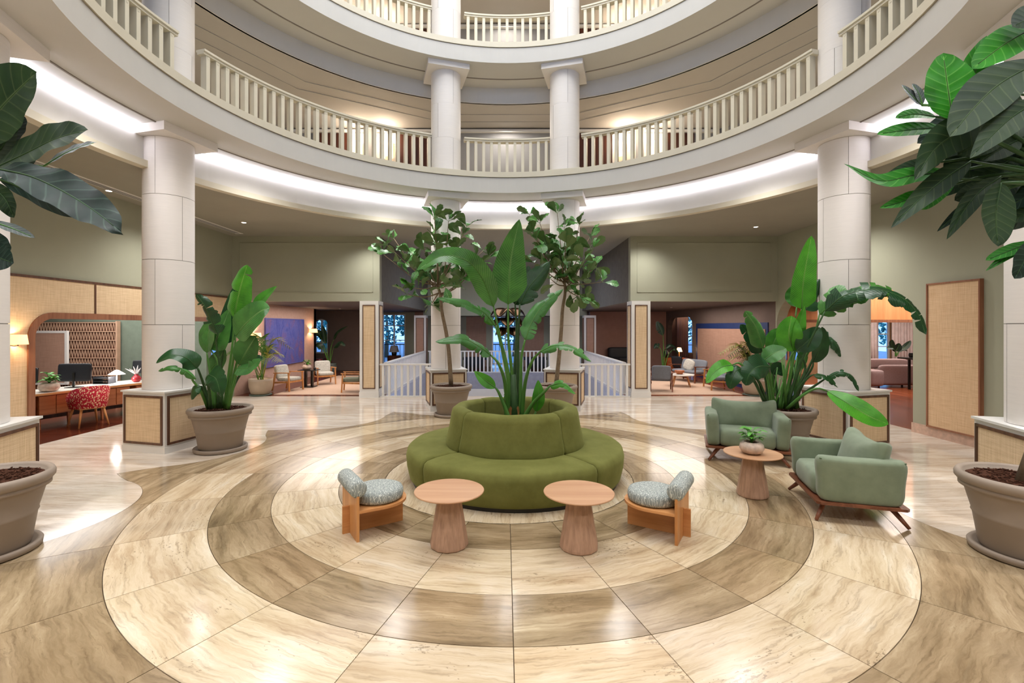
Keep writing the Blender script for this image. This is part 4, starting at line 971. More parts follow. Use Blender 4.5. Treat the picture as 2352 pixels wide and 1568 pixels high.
# small cane infill round the corner of the frame
mb = MB()
for i in range(0, 11):
    (a, za), (b_, zb) = pts_o[i], pts_o[i+1]
    if abs(a-b_) < 1e-6: continue
    mb.add([(x, y, z) for x in (-7.4, -7.37) for y, z in ((a, za), (b_, zb), (b_, 2.13), (a, 2.13))], [(0, 1, 2, 3), (7, 6, 5, 4), (0, 4, 5, 1), (3, 2, 6, 7)])
mb.box(-7.4, -7.37, 6.98, 7.25, .02, 2.13)
mb.build('cane_infill', M_CANE, t).location = (7.4, 0, 0)
def shade(mb, r0, r1, z0, z1, c=(0, 0, 0), n=28):
    mb.lathe([(r0, z0), (r1, z1), (r1-.006, z1), (r0-.006, z0), (r0, z0)], n, c)
def sconce(label, x, y, z, nx, energy=6, s=1.0):
    t = thing('wall_sconce', label, 'lamp', (x, y, z), 0)
    MB().lathe([(.001, -.012), (.035, -.012), (.035, .0), (.001, .0)], 16, M=T(ry=nx*pi/2)).build('wall_plate', M_BLACK, t)
    MB().tube([(0, 0, -.06), (nx*.07, 0, -.07), (nx*.12, 0, -.06), (nx*.12, 0, .02)], .008, 6).build('arm', M_BLACK, t)
    mb = MB(); shade(mb, .10*s, .085*s, -.045, .10, (nx*.12, 0, 0)); mb.build('shade', M_SHADE, t)
    light('sconce_lamp', 'POINT', (x+nx*.12, y, z+.03), energy, (1, .72, .45), .03)
    return t
M_SHADE = emis('pleated_warm_shade', '#ffbf80', 1.6)
sconce('warm pleated wall sconce on the cane wall left of the reception opening', -7.37, 7.0, 1.68, 1, 9, 1.15)
sconce('small warm sconce right of the blue painting', -7.4, 17.85, 1.72, 1, 16, 1.6)
sconce('warm sconce left of the blue painting, behind the palm', -7.4, 13.75, 1.62, 1, 18, 1.5)
# desk with drawers
dv = Vector((.30, .954, 0)); ang = atan2(.954, .30)
t = thing('reception_desk', 'long white-topped wooden reception desk with drawers', 'desk', (-8.72, 7.9, 0), ang)
# local x runs along the desk away from camera, local y to the far side (left)
MB().box(0, 3.6, 0, .75, .645, .68).build('desk_top', M_DESKTOP, t); MB().box(-.005, 3.605, -.012, 0, .635, .67).build('edge_band', M_OAK, t)
for x0, x1 in ((.1, .52), (.72, 1.25), (1.75, 2.3), (2.42, 3.0), (3.05, 3.5)):
    c_ = MB().box(x0, x1, .04, .6, .26, .63).build('drawer_box', M_REDWOOD, t)
    for k in range(2):
        w_ = (x1-x0)/2; MB().box(x0+k*w_+.008, x0+(k+1)*w_-.008, .022, .04, .275, .615).build('drawer_front', M_REDWOOD, c_)
for x0 in (.14, .76, 1.22, 1.8, 2.26, 2.46, 2.96, 3.44):
    MB().bar((x0, .08, 0), (x0, .1, .26), .035).build('leg', M_REDWOOD, t)
MB().box(.1, 3.5, .62, .66, .1, .62).build('modesty_panel', M_DKWOOD, t)
def on_desk(u, v, z=.68): return Vector((-8.72, 7.9, z)) + Vector((u*.30-v*.954, u*.954+v*.30, 0))
def monitor(label, u, v, rz, w=.56, h=.33):
    p = on_desk(u, v); t = thing('monitor', label, 'monitor', p, rz)
    mb = soft(w, .03, h, (12, 3, 12), 6, T(0, 0, .30, rx=-.08)); mb.build('back_shell', M_MON, t)
    MB().box(-w/2+.01, w/2-.01, .012, .016, .30-h/2+.01, .30+h/2-.01, T(rx=-.05)).build('screen', M_BLACK, t)
    MB().box(-.02, .02, -.035, -.012, 0, .3).build('stand', M_BLACK, t); MB().box(-.12, .12, -.1, .08, 0, .012).build('foot', M_BLACK, t)
M_MON = plain('black_plastic', '#24262b', .45, .4, .03)
monitor('large black monitor seen from behind on the reception desk', 1.50, .40, .15, .60, .36)
monitor('black monitor at the left end of the reception desk', .80, .58, .1, .45, .3)
monitor('black monitor at the right end of the reception desk', 2.9, .5, .1, .45, .3)
# planter bowl with leaves
M_MARB = plain('pink_veined_marble', '#c9b3a2', .35, .45, .16, 12)
def heart_leaf_mesh(L, W, mat=None):
    mb, c = blade([(0, 0, 0), (L*.5, 0, L*.12), (L, 0, -L*.1)], W, (0, 0, 1), 'spade', .15, 0, .03, 7, 3, 2)
    me = bpy.data.meshes.new('leaf'); me.from_pydata(mb.v, [], mb.f); me.materials.append(mat or M_LEAFB); me.polygons.foreach_set('use_smooth', mb.sm)
    l = me.uv_layers.new(name='UVMap')
    for lp in me.loops: l.data[lp.index].uv = mb.uv[lp.vertex_index]
    return me
HL = heart_leaf_mesh(.075, .055)
def bowl_plant(label, p, s=1.0, nl=22, seed=1, mesh=None):
    t = thing('planter_bowl', label, 'potted plant', p, 0, 'stone bowls with small leafy plants')
    MB().lathe([(.001, 0), (.045*s, 0), (.075*s, .012*s), (.095*s, .045*s), (.088*s, .08*s), (.062*s, .10*s), (.05*s, .097*s), (.06*s, .08*s), (.001, .075*s)], 32).build('bowl', M_MARB, t)
    MB().lathe([(.001, .085*s), (.055*s, .085*s)], 20).build('soil', M_SOIL, t)
    r = random.Random(seed); st = MB()
    for i in range(nl):
        a = r.uniform(0, 2*pi); h = r.uniform(.02, .11)*s; e = Vector((cos(a)*r.uniform(.01, .05)*s, sin(a)*r.uniform(.01, .05)*s, .09*s+h))
        st.tube([(0, 0, .085*s), Vector((e.x*.4, e.y*.4, .09*s+h*.7)), e], .0025*s, 4)
        o = link('leaf', mesh or HL, t); d = Vector((cos(a), sin(a), r.uniform(-.3, .4))).normalized()
        o.matrix_local = Matrix.Translation(e) @ d.to_track_quat('X', 'Z').to_matrix().to_4x4() @ Matrix.Scale(s*r.uniform(.7, 1.1), 4)
    st.build('stems', M_STALK, t)
    return t
bowl_plant('pink stone bowl with a small green plant on the table between the green armchairs', (2.76, 5.26, .482), 1.35, 26, 2)
bowl_plant('stone bowl with a leafy plant on the reception desk', on_desk(.95, .16), 1.7, 24, 4)
# desk lamp, vase, trays
def desk_lamp(label, p, s=1):
    t = thing('desk_lamp', label, 'lamp', p, 0)
    MB().lathe([(.001, 0), (.05*s, 0), (.05*s, .012), (.008, .016), (.008, .26*s)], 20).build('stand', M_TRIMW, t)
    MB().lathe([(.15*s, .20*s), (.03*s, .29*s), (.001, .295*s)], 28).build('shade', M_WHITEG2, t)
M_WHITEG2 = emis('glowing_white_shade', '#fffaf0', 3.0)
desk_lamp('small lit white cone lamp on the reception desk beside the vase', on_desk(2.2, .28), 1.0)
light('desk_lamp_bulb', 'POINT', on_desk(2.2, .28, .84), 7, (1, .95, .9), .04)
desk_lamp('lit white lamp at the left end of the reception desk', on_desk(.12, .6), .8)
t = thing('vase', 'round red vase holding white bird-of-paradise blooms', 'vase', on_desk(2.55, .2))
MB().lathe([(.001, 0), (.05, 0), (.085, .04), (.09, .085), (.06, .13), (.035, .145), (.04, .17), (.03, .17), (.001, .14)], 28).build('body', plain('red_glaze', '#a3202a', .25, .5), t)
r = random.Random(4)
for i in range(11):
    a = r.uniform(0, 2*pi); mb = MB(); e = Vector((-.08+.16*cos(a), .1*sin(a), .27+r.uniform(0, .1)))
    mb.tube([(0, 0, .15), e*.6+Vector((0, 0, .07)), e], [.006, .012, .002], 5); mb.build('bloom', plain('white_bloom', '#e9e2e2', .6) if i == 0 else bpy.data.materials['white_bloom'], t)
t = thing('paper_tray', 'dark letter tray stack on the reception desk by the lamp', 'tray', on_desk(2.15, .55))
for k in range(3): MB().box(-.16, .16, -.12, .12, k*.055, k*.055+.012).build('shelf', M_MON, t)
mb = MB()
for sx in (-1, 1): mb.box(sx*.16-.006, sx*.16+.006, -.12, .12, 0, .15)
mb.build('frame', M_MON, t)
# red patterned desk chair
M_REDF, nt, b = base('red_patterned_fabric', '#b02a3a', .85, .15)
v = coords(nt, (52, 52, 24)); vo_ = nt.nodes.new('ShaderNodeTexVoronoi'); vo_.inputs['Scale'].default_value = 1.0; nt.links.new(v, vo_.inputs['Vector'])
nt.links.new(ramp(nt, vo_.outputs['Distance'], [(.32, '#ecd5ab'), (.42, '#b52a3a')]), b.inputs['Base Color'])
t = thing('desk_chair', 'red and cream patterned chair with wooden legs before the reception desk', 'chair', (-8.02, 9.05, 0), radians(-28))
def shell(mb, r0, r1, z0, z1, a0, a1, n=20, lean=.04):
    vs = []; k = 4
    for i in range(n+1):
        a = radians(a0+(a1-a0)*i/n); q = 1-abs(2*i/n-1)**3; zt = z0+(z1-z0)*(.45+.55*q)
        for r, z in ((r0, z0), (r1, z0), (r1+lean, zt), (r0+lean, zt)): vs.append((r*cos(a), r*sin(a), z))
    fs = [(i*k+j, i*k+(j+1) % k, (i+1)*k+(j+1) % k, (i+1)*k+j) for i in range(n) for j in range(k)]
    o = len(mb.v); mb.add(vs, fs, True)
    for i in (0, n): mb.f.append(tuple(o+i*k+j for j in range(k))); mb.sm.append(False)
    return mb
shell(MB(), .235, .285, .36, .78, -100, 100).build('backrest', M_REDF, t)
soft(.46, .46, .1, (4, 4, 3), 6, T(-.03, 0, .40)).build('seat', M_REDF, t)
MB().box(-.22, .2, -.2, .2, .335, .36).build('seat_frame', M_OAKZ2, t)
for sx in (-1, 1):
    for sy in (-1, 1): MB().tube([(sx*.17, sy*.17, .34), (sx*.24, sy*.23, 0)], [.024, .013], 8).build('leg', M_OAKZ2, t)
# lattice screen and mirror on the end wall
t = thing('lattice_screen', 'tall brown zigzag lattice screen on the office end wall', 'screen', (0, 11.9, 0))
MB().box(-13, -9.8, -.0, .06, 0, 2.02).build('backing', plain('lattice_backing', '#5d3a2d', .8), t)
mb = MB(); rows = 9; hh = 2.0/rows
M_LAT = plain('lattice_slat', '#b9957c', .6)
for i in range(rows):
    z0 = i*hh+.012; z1 = (i+1)*hh-.012; x = -12.9; k = 0
    while x < -9.85:
        mb.bar((x, -.03, z0 if k % 2 else z1), (x+.036, -.03, z1 if k % 2 else z0), .009, .02); x += .036; k += 1
mb.build('zigzag_slats', M_LAT, t, kind='stuff')
for i in range(rows+1): MB().box(-13, -9.8, -.045, 0, i*hh-.012, i*hh+.012).build('cross_rail', M_LAT, t)
MB().box(-9.82, -9.78, -.05, .06, 0, 2.04).build('end_post', M_LAT, t)
t = thing('framed_mirror', 'white framed mirror in front of the lattice screen, rose reflection painted on', 'panel', (-11.45, 11.78, 0))
MB().box(-.5, .44, -.02, .02, .5, 1.74).build('panel', M_CANED, t)  # mirror surface; its reflection is put into the rose colour
mb = MB().box(-.55, .50, -.03, .03, 1.74, 1.80); mb.box(.44, .50, -.03, .03, .45, 1.74); mb.box(-.55, -.5, -.03, .03, .45, 1.74); mb.box(-.5, .44, -.03, .03, .45, .5); mb.build('frame', M_TRIMW, t)
# ------------------------------------------------------------------ generic lounge furniture
def lounge_chair(label, x, y, rz, fab, w=.56, group='wood-framed lounge chairs', name='lounge_chair', cat='chair', wd=None, pitch=.25):
    """faces -Y locally"""
    wd = wd or M_OAKZ2; t = thing(name, label, cat, (x, y, .02), rz, group); h = w/2
    soft(w-.06, .50, .11, (7, 7, 3.5), 6, T(0, -.02, .34)).build('seat', fab, t)
    soft(w-.06, .10, .42, (7, 3, 6), 6, T(0, .25, .54, rx=-pitch)).build('backrest', fab, t)
    for s in (-1, 1):
        MB().bar((s*h, -.28, 0), (s*(h-.005), -.25, .53), .035, .04).build('leg', wd, t)
        MB().bar((s*h, .34, 0), (s*(h-.005), .22, .52), .035, .04).build('leg', wd, t)
        MB().bar((s*h, -.30, .54), (s*h, .28, .52), .05, .025).build('armrest', wd, t)
        MB().bar((s*(h-.02), -.24, .27), (s*(h-.02), .27, .24), .025, .05).build('side_rail', wd, t)
    MB().bar((-h, -.25, .27), (h, -.25, .27), .025, .05).build('front_rail', wd, t)
    return t
M_BOUC = plain('cream_boucle', '#b9b7ae', .95, .1, .1, 30, bmp=.3)
M_SAGE2 = plain('sage_cloth', '#7b7f6e', .95, .1, .03, 20)
M_GREYC = plain('blue_grey_cloth', '#7d828a', .95, .1, .03, 20)
lounge_chair('cream wood-armed chair facing the black side table, nearest the palm pot', -6.42, 13.95, radians(72), M_BOUC)
lounge_chair('cream wood-armed chair at the far side of the black side table', -5.95, 15.5, radians(35), M_BOUC)
lounge_chair('sage green wood-armed chair beside the left cane pilaster', -4.45, 13.75, radians(-78), M_SAGE2)
t = thing('occasional_table', 'small black table with a leafy bowl in the left lounge', 'table', (-6.15, 14.75, .013))
MB().box(-.26, .26, -.24, .24, .515, .54).build('top', M_BLACK, t); MB().box(-.2, .2, -.18, .18, 0, .02).build('foot', M_BLACK, t)
for sx in (-1, 1): MB().box(sx*.1-.03, sx*.1+.03, -.05, .05, .02, .515).build('post', M_BLACK, t)
bowl_plant('stone bowl with leaves on the small black table', (-6.22, 14.75, .553), 1.5, 20, 8)
t = thing('tealight_holder', 'small black cup on the black lounge table', 'cup', (-5.97, 14.75, .553)); MB().lathe([(.001, 0), (.035, 0), (.038, .07), (.03, .07), (.028, .01), (.001, .01)], 16).build('cup', M_BLACK, t)
o = MB().box(-6.45, -3.9, 13.1, 18.2, 0, .012).build('rug', M_RUG); o['label'] = 'pale beige rug under the left lounge chairs'; o['category'] = 'rug'
o = MB().box(3.9, 6.62, 13.1, 18.2, 0, .012).build('rug', M_RUG); o['label'] = 'pale beige rug under the right lounge seating'; o['category'] = 'rug'
# painting
M_PAINT, nt, b = base('blue_violet_painting', '#4a4f96', .7, .2)
f1 = noise(nt, coords(nt, (1, 2, 1)), 1.4, 8, .7, .8); c1 = ramp(nt, f1, [(.3, '#343a86'), (.48, '#555a9e'), (.6, '#6a5688'), (.75, '#8a6377')])
f2 = noise(nt, coords(nt, (1, 7, 3)), 3, 6, .7, 2.5); c2 = ramp(nt, f2, [(.50, (0, 0, 0, 1)), (.56, (.5, .5, .5, 1)), (.6, (0, 0, 0, 1))])
nt.links.new(mix(nt, c2, c1, '#2c2f63'), b.inputs['Base Color'])
t = thing('painting', 'large blue and violet abstract painting in the left lounge', 'painting', (-7.4, 15.8, 0))
MB().box(.012, .05, -1.32, 1.36, .66, 2.14).build('canvas', M_PAINT, t)
mb = MB()
for b_ in ((-1.35, 1.39, .63, .66), (-1.35, 1.39, 2.14, 2.17), (-1.35, -1.32, .66, 2.14), (1.36, 1.39, .66, 2.14)): mb.box(.0, .06, *b_)
mb.build('frame', plain('blue_frame', '#55589a', .5), t)
# palms
def palm(label, X, Y, potmat, s=1.0, seed=1, mats=None, potr=.31, poth=.46, nf=13, H=1.5, group='potted palms'):
    t = thing('potted_palm', label, 'potted plant', (X, Y, 0), 0, group)
    MB().lathe([(.001, .03), (potr*.68, .03), (potr*.8, .06), (potr*.96, poth*.5), (potr, poth*.85), (potr, poth), (potr-.02, poth), (potr-.03, poth*.93), (.001, poth*.93)], 40).build('pot', potmat, t)
    MB().lathe([(.001, 0), (potr*.9, 0), (potr*.95, .03), (.001, .03)], 32).build('saucer', plain('dark_saucer', '#4d5a4e', .4) if 'dark_saucer' not in bpy.data.materials else bpy.data.materials['dark_saucer'], t)
    r = random.Random(seed)
    for i in range(nf):
        a = r.uniform(0, 2*pi); sp_ = r.uniform(.15, .75)*s; h = H*r.uniform(.55, 1)*s
        b0 = Vector((r.uniform(-.1, .1), r.uniform(-.1, .1), poth*.9)); top = Vector((cos(a)*sp_, sin(a)*sp_*.6, poth+h*.95))
        tip = Vector((cos(a)*(sp_*1.7+.15), sin(a)*(sp_*1.3), poth+h*.72)); cc = spline([b0, b0.lerp(top, .6)+Vector((0, 0, .15*h)), top, tip], 22)
        mb = MB(); mb.uv = []; mb.tube(cc, [.011-.009*k/22 for k in range(23)], 5, cap=False); mb.uv += [(.5, .5)]*(len(mb.v))
        for k in range(9, 23):
            tg = (cc[min(k+1, 22)]-cc[k-1]).normalized(); sd = tg.cross(Vector((0, 0, 1))).normalized()
            L = .34*s*sin(pi*(k-6)/18)**.7
            for sg in (-1, 1):
                d = (sd*sg*.75+tg*.8+Vector((0, 0, -.25+r.uniform(-.15, .15)))).normalized(); p = cc[k]; w_ = tg*.013
                mb.add([p-w_, p+w_, p+d*L*.5+w_*1.2+Vector((0, 0, .02)), p+d*L, p+d*L*.5-w_*1.2+Vector((0, 0, .02))], [(0, 1, 2, 4), (4, 2, 3)], False); mb.uv += [(.3, .3)]*5
        mb.v = [(max(-7.34-X, min(7.34-X, v[0])), v[1], v[2]) if abs(X) < 7.4 else v for v in mb.v]
        lbuild(mb, 'frond', (mats or [M_PALM])[i % len(mats or [M_PALM])], t)
    return t
M_PALM = plain('palm_green', '#4f7a2c', .5, .3, .12, 6, bmp=0); M_PALMY = plain('palm_yellow', '#8a8a32', .5, .3, .12, 6, bmp=0)
palm('potted palm in a beige pot before the blue painting', -6.78, 13.05, M_BEIGEPOT, 1.0, 3, [M_PALM, M_PALM, M_PALMY], H=1.25)
palm('dark bushy palm in a round beige pot right of the lounge opening', 6.92, 13.05, M_BEIGEPOT, .95, 8, [M_PALMY, plain('palm_dark', '#3d4a25', .6, .2, .1)], .32, .45, 16, H=1.15)
# basket planter beside the palm
t = thing('stone_planter', 'rough taupe planter half hidden behind the left potted plant', 'planter', (-7.1, 13.62, 0))
MB().lathe([(.001, 0), (.18, 0), (.23, .15), (.25, .42), (.23, .42), (.22, .36), (.001, .36)], 10, smooth=False).build('pot', plain('rough_stone', '#8a7769', .9, .2, .15, 8, bmp=.5), t)
r = random.Random(6); mb = MB()
for i in range(9):
    o = link('leaf', heart_leaf_mesh(.25, .12, M_LEAFD) if i == 0 else me_l, t); me_l = o.data
    a = r.uniform(0, 6.28); d = Vector((cos(a), sin(a), .7)).normalized(); o.matrix_local = Matrix.Translation((0, 0, .36)) @ d.to_track_quat('X', 'Z').to_matrix().to_4x4()
# strelitzia in grey ceramic pot and red jars in the alcove
def small_strel(label, X, Y, potr, poth, potmat, leaves, z0=0):
    t = thing('potted_strelitzia', label, 'potted plant', (X, Y, z0), 0, 'small potted strelitzias')
    MB().lathe([(.001, 0), (potr*.7, 0), (potr*.95, poth*.3), (potr, poth*.6), (potr*.85, poth*.92), (potr*.88, poth), (potr*.78, poth), (.001, poth*.85)], 32).build('pot', potmat, t)
    grow(t, Y, leaves, .022); return t
M_CERAM = plain('grey_green_ceramic', '#5d635c', .2, .5, .08)
M_NIGHT = leafmat('night_leaf', '#15261c', '#2a4030', '#3f5a4a', .35, 20)
small_strel('strelitzia in a grey ceramic pot by the arched window', -7.1, 19.1, .28, .42, M_CERAM, [
 ([(757, 842, 0), (752, 810, 0)], [(748, 790, 0), (744, 765, 0), (741, 746, 0)], 14, FR, 'lance', 0, M_NIGHT, 0),
 ([(757, 842, 0), (760, 800, 0)], [(766, 780, -.1), (778, 762, -.3), (800, 748, -.5)], 13, UR, 'lance', 0, M_NIGHT, 0),
 ([(757, 842, 0), (762, 815, 0)], [(766, 798, -.1), (780, 786, -.3), (793, 795, -.4)], 18, UPF, 'paddle', 2, M_NIGHT, 0),
 ([(757, 842, 0), (745, 800, -.1)], [(740, 780, -.2), (732, 765, -.3), (722, 762, -.3)], 16, UL, 'oval', 0, M_NIGHT, 0),
 ([(757, 842, 0), (748, 815, -.1)], [(742, 802, -.2), (732, 793, -.3), (722, 792, -.3)], 14, UL, 'oval', 0, M_NIGHT, 0)])
M_JAR = plain('oxblood_jar', '#6d2f33', .35, .45)
for i, (x, y, lab) in enumerate(((-7.62, 19.3, 'oxblood clay jar, front one in the left alcove'), (-7.45, 19.75, 'oxblood clay jar behind the other in the left alcove'))):
    t = thing('clay_jar', lab, 'jar', (x, y, 0)); MB().lathe([(.001, 0), (.11, 0), (.2, .25), (.19, .42), (.11, .52), (.13, .58), (.1, .58), (.001, .45)], 24).build('body', M_JAR, t)
# ------------------------------------------------------------------ right lounge
lounge_chair('blue-grey wood-armed chair seen from behind in the right lounge', 4.62, 13.95, radians(165), M_GREYC, .60, wd=M_WALN, pitch=.12)
t = lounge_chair('blue-grey two-seat sofa holding the white pillow', 6.35, 16.3, radians(-70), M_GREYC, 1.25, 'grey lounge sofas', 'sofa', 'sofa', M_WALN)
t = lounge_chair('low blue-grey settee nearest the potted palm', 6.45, 14.3, radians(-100), M_GREYC, .95, 'grey lounge sofas', 'sofa', 'sofa', M_OAKZ2)
t = thing('throw_pillow', 'white pillow on the blue-grey sofa', 'pillow', (6.32, 16.15, .40), radians(-60)); soft(.42, .13, .40, (3, 2, 3), 8, T(0, 0, .19, rx=-.25, ry=.3)).build('cushion', M_BOUC, t)
t = thing('coffee_table', 'low white coffee table with splayed legs', 'table', (5.60, 14.95, .02))
MB().lathe([(.001, .34), (.42, .34), (.43, .355), (.42, .37), (.001, .37)], 7, smooth=False).build('top', M_DESKTOP, t)
for k in range(4): MB().tube([(.25*cos(k*pi/2+.5), .25*sin(k*pi/2+.5), .34), (.36*cos(k*pi/2+.5), .36*sin(k*pi/2+.5), 0)], [.022, .015], 6).build('leg', M_OAKZ2, t)
t = thing('wooden_bowl', 'brown wooden bowl on the white coffee table', 'bowl', (5.55, 14.95, .39)); MB().lathe([(.001, 0), (.07, 0), (.14, .06), (.15, .12), (.13, .12), (.001, .03)], 20).build('bowl', M_REDWOOD, t)
t = thing('sideboard', 'orange-brown wooden sideboard beneath the far arch', 'cabinet', (7.0, 19.3, 0), 0)
MB().box(-.42, .42, -.2, .2, .25, .62).build('body', wood('orange_cabinet', '#8e4316', '#c0662c', .4, 'X'), t)
for sx in (-1, 1):
    for sy in (-1, 1): MB().bar((sx*.36, sy*.15, 0), (sx*.36, sy*.15, .25), .04).build('leg', M_DKWOOD, t)
for k in range(2): MB().box(-.4+k*.41, -.02+k*.41, -.212, -.2, .28, .59).build('door', M_REDWOOD, t)
t = thing('table_lamp', 'small warm table lamp on the orange sideboard', 'lamp', (7.15, 19.3, .62)); MB().lathe([(.001, 0), (.06, 0), (.06, .02), (.012, .03), (.012, .30)], 16).build('stand', M_OAKZ2, t)
mb = MB(); shade(mb, .12, .07, .26, .42); mb.build('shade', M_WARMG, t); light('table_lamp_bulb', 'POINT', (7.15, 19.2, .95), 4, (1, .7, .4), .05)
t = thing('vase', 'dark tall vase left of the orange sideboard', 'vase', (6.65, 19.4, .62)); MB().lathe([(.001, 0), (.07, 0), (.12, .12), (.11, .22), (.05, .30), (.06, .36), (.04, .36), (.001, .2)], 20).build('body', M_BLACK, t)
lounge_chair('wooden chair with dark back beside the orange sideboard', 6.85, 18.35, radians(130), M_MON, .5, 'wood-framed lounge chairs', wd=M_REDWOOD)
t = thing('console_cabinet', 'low dark console with a small lit lamp behind the grey chair', 'cabinet', (5.35, 20.2, 0)); MB().box(-.45, .45, -.2, .2, .02, .55).build('body', M_MON, t)
for k in range(2): MB().box(-.43+k*.44, -.01+k*.44, -.212, -.2, .06, .52).build('door', M_BLACK, t)
MB().lathe([(.001, .56), (.05, .56), (.04, .66), (.001, .68)], 14, (.2, 0, 0)).build('lamp', M_WARMG, t)
small_strel('dark drooping strelitzia behind the grey chair in the right lounge', 5.1, 18.7, .22, .4, M_BLACK, [
 ([(1522, 845, 0), (1524, 800, 0)], [(1523, 770, 0), (1517, 755, 0), (1508, 738, 0)], 20, FR, 'oval', 2, M_NIGHT, 0),
 ([(1522, 845, 0), (1518, 805, 0)], [(1514, 798, 0), (1508, 792, 0), (1502, 800, 0)], 16, UL, 'paddle', 3, M_NIGHT, 0),
 ([(1524, 845, 0), (1528, 810, 0)], [(1530, 800, 0), (1540, 792, 0), (1552, 798, 0)], 15, UPF, 'paddle', 2, M_NIGHT, 0),
 ([(1526, 845, 0), (1535, 815, 0)], [(1545, 803, 0), (1552, 801, 0), (1558, 812, 0)], 10, UPF, 'paddle', 3, M_NIGHT, 0)])
# blue framed textile panel on the right lounge wall
t = thing('textile_panel', 'large rose textile panel with deep blue surround in the right lounge', 'panel', (7.4, 15.4, 0))
MB().box(-.03, 0, -2.2, 2.75, 0, 2.02).build('backing', plain('deep_blue', '#1c3162', .5), t); MB().box(-.05, -.03, -2.1, 2.55, .12, 1.83).build('textile', M_CANED, t)
# curtains
M_CURT, nt, b = base('sheer_pink_curtain', '#e3bdb4', .9, .1); b.inputs['Transmission Weight'].default_value = .0
b.inputs['Emission Color'].default_value = lin('#e3bdb4'); b.inputs['Emission Strength'].default_value = .0
def curtain(label, x0, x1, y, z0, z1, mat):
    mb = MB(); n = max(24, int((x1-x0)*60)); vs = []
    for z in (z0, z1):
        for i in range(n+1):
            vs.append((x0+(x1-x0)*i/n, y+.035*sin(i*.9)+.012*sin(i*.37), z))
    mb.add(vs, [(i, i+1, n+2+i, n+1+i) for i in range(n)], True); o = mb.build('curtain', mat); o['label'] = label; o['category'] = 'curtain'
    m = o.modifiers.new('s', 'SOLIDIFY'); m.thickness = .006
curtain('sheer pink curtain beside the far window of the right lounge', 8.85, 9.42, 24.2, .02, 2.9, M_CURT)
M_CURTW = plain('white_curtain', '#e6dcda', .9, .1, bmp=0)
curtain('white curtain left of the salon window', 14.0, 14.7, 18.6, .02, 2.9, M_CURTW); curtain('white curtain right of the salon window', 15.3, 16.1, 18.6, .02, 2.9, M_CURTW)
curtain('white curtain at the left salon window, behind the column', 10.6, 11.0, 18.6, .02, 2.9, M_CURTW)
# salon sofa, table, plant
M_MAUVE = plain('mauve_cloth', '#93807f', .95, .1, .03, 20)
t = thing('sofa', 'mauve grey sofa seen from behind through the right archway', 'sofa', (12.3, 15.0, 0), 0, 'mauve salon sofas')
soft(1.35, .10, .62, (9, 4, 9), 8, T(.0, -.35, .40)).build('back_shell', M_MAUVE, t); soft(1.5, .2, .30, (6, 3, 4), 8, T(-.35, -.15, .74)).build('back_cushion', M_MAUVE, t)
soft(1.4, .7, .25, (8, 8, 4), 8, T(0, 0, .32)).build('seat', M_MAUVE, t); soft(.4, .75, .5, (4, 8, 5), 8, T(-.95, -.35, .33)).build('arm', M_MAUVE, t)
MB().box(-.66, .66, -.36, .3, .08, .11).build('base_rail', M_BLACK, t)
for sx in (-1, 1):
    for sy in (-1, 1): MB().bar((sx*.6, sy*.28, 0), (sx*.6, sy*.28, .1), .04).build('leg', M_BLACK, t)
t = thing('bar_table', 'tall black-topped table at the right of the archway', 'table', (12.35, 14.0, 0))
MB().box(-.42, .5, -.3, .3, .93, .98).build('top', M_BLACK, t)
for sx in (-.1, .4):
    for sy in (-.25, .25): MB().box(sx-.025, sx+.025, sy-.025, sy+.025, 0, .93).build('leg', M_BLACK, t)
MB().box(-.02, .4, -.27, -.25, .15, .85).build('blue_panel', plain('teal_panel', '#2f5f7a', .5, .3, .2, 9), t)
small_strel('broad-leaved plant standing on the tall black table', 12.1, 14.0, .07, .14, M_BLACK, [
 ([(2057, 818, 0)], [(2058, 806, 0), (2050, 798, 0), (2036, 800, 0)], 13, UPF, 'oval', 0, M_NIGHT, 0),
 ([(2057, 818, 0)], [(2058, 806, 0), (2062, 798, 0), (2066, 788, 0)], 18, FR, 'oval', 0, M_NIGHT, 0),
 ([(2058, 818, 0)], [(2062, 808, 0), (2072, 800, 0), (2084, 806, 0)], 13, UPF, 'oval', 0, M_NIGHT, 0),
 ([(2058, 818, 0)], [(2066, 806, 0), (2080, 796, 0), (2092, 782, 0)], 13, UPF, 'oval', 0, M_NIGHT, 0),
 ([(2057, 818, 0)], [(2056, 808, 0), (2048, 790, 0), (2050, 780, 0)], 14, FR, 'oval', 0, M_NIGHT, 0)], .98)
palm('dark plant inside the salon left of the curtain', 12.6, 17.2, M_BLACK, .8, 12, [M_NIGHT], .2, .4, 12, H=1.0, group='salon plants')
# tall framed cane panel on the right wall
t = thing('wall_panel', 'tall framed cane panel on the right green wall', 'wall panel', (7.4, 7.73, 0))
MB().box(-.05, -.012, -.44, .44, .19, 2.62).build('cane', cane('pale_cane', '#c9a37c', '#e8c9a3'), t)
mb = MB()
for b_ in ((-.465, .465, .165, .19), (-.465, .465, 2.62, 2.645), (-.465, -.44, .19, 2.62), (.44, .465, .19, 2.62)): mb.box(-.065, 0, *b_)
mb.build('frame', M_FRAMEW, t)
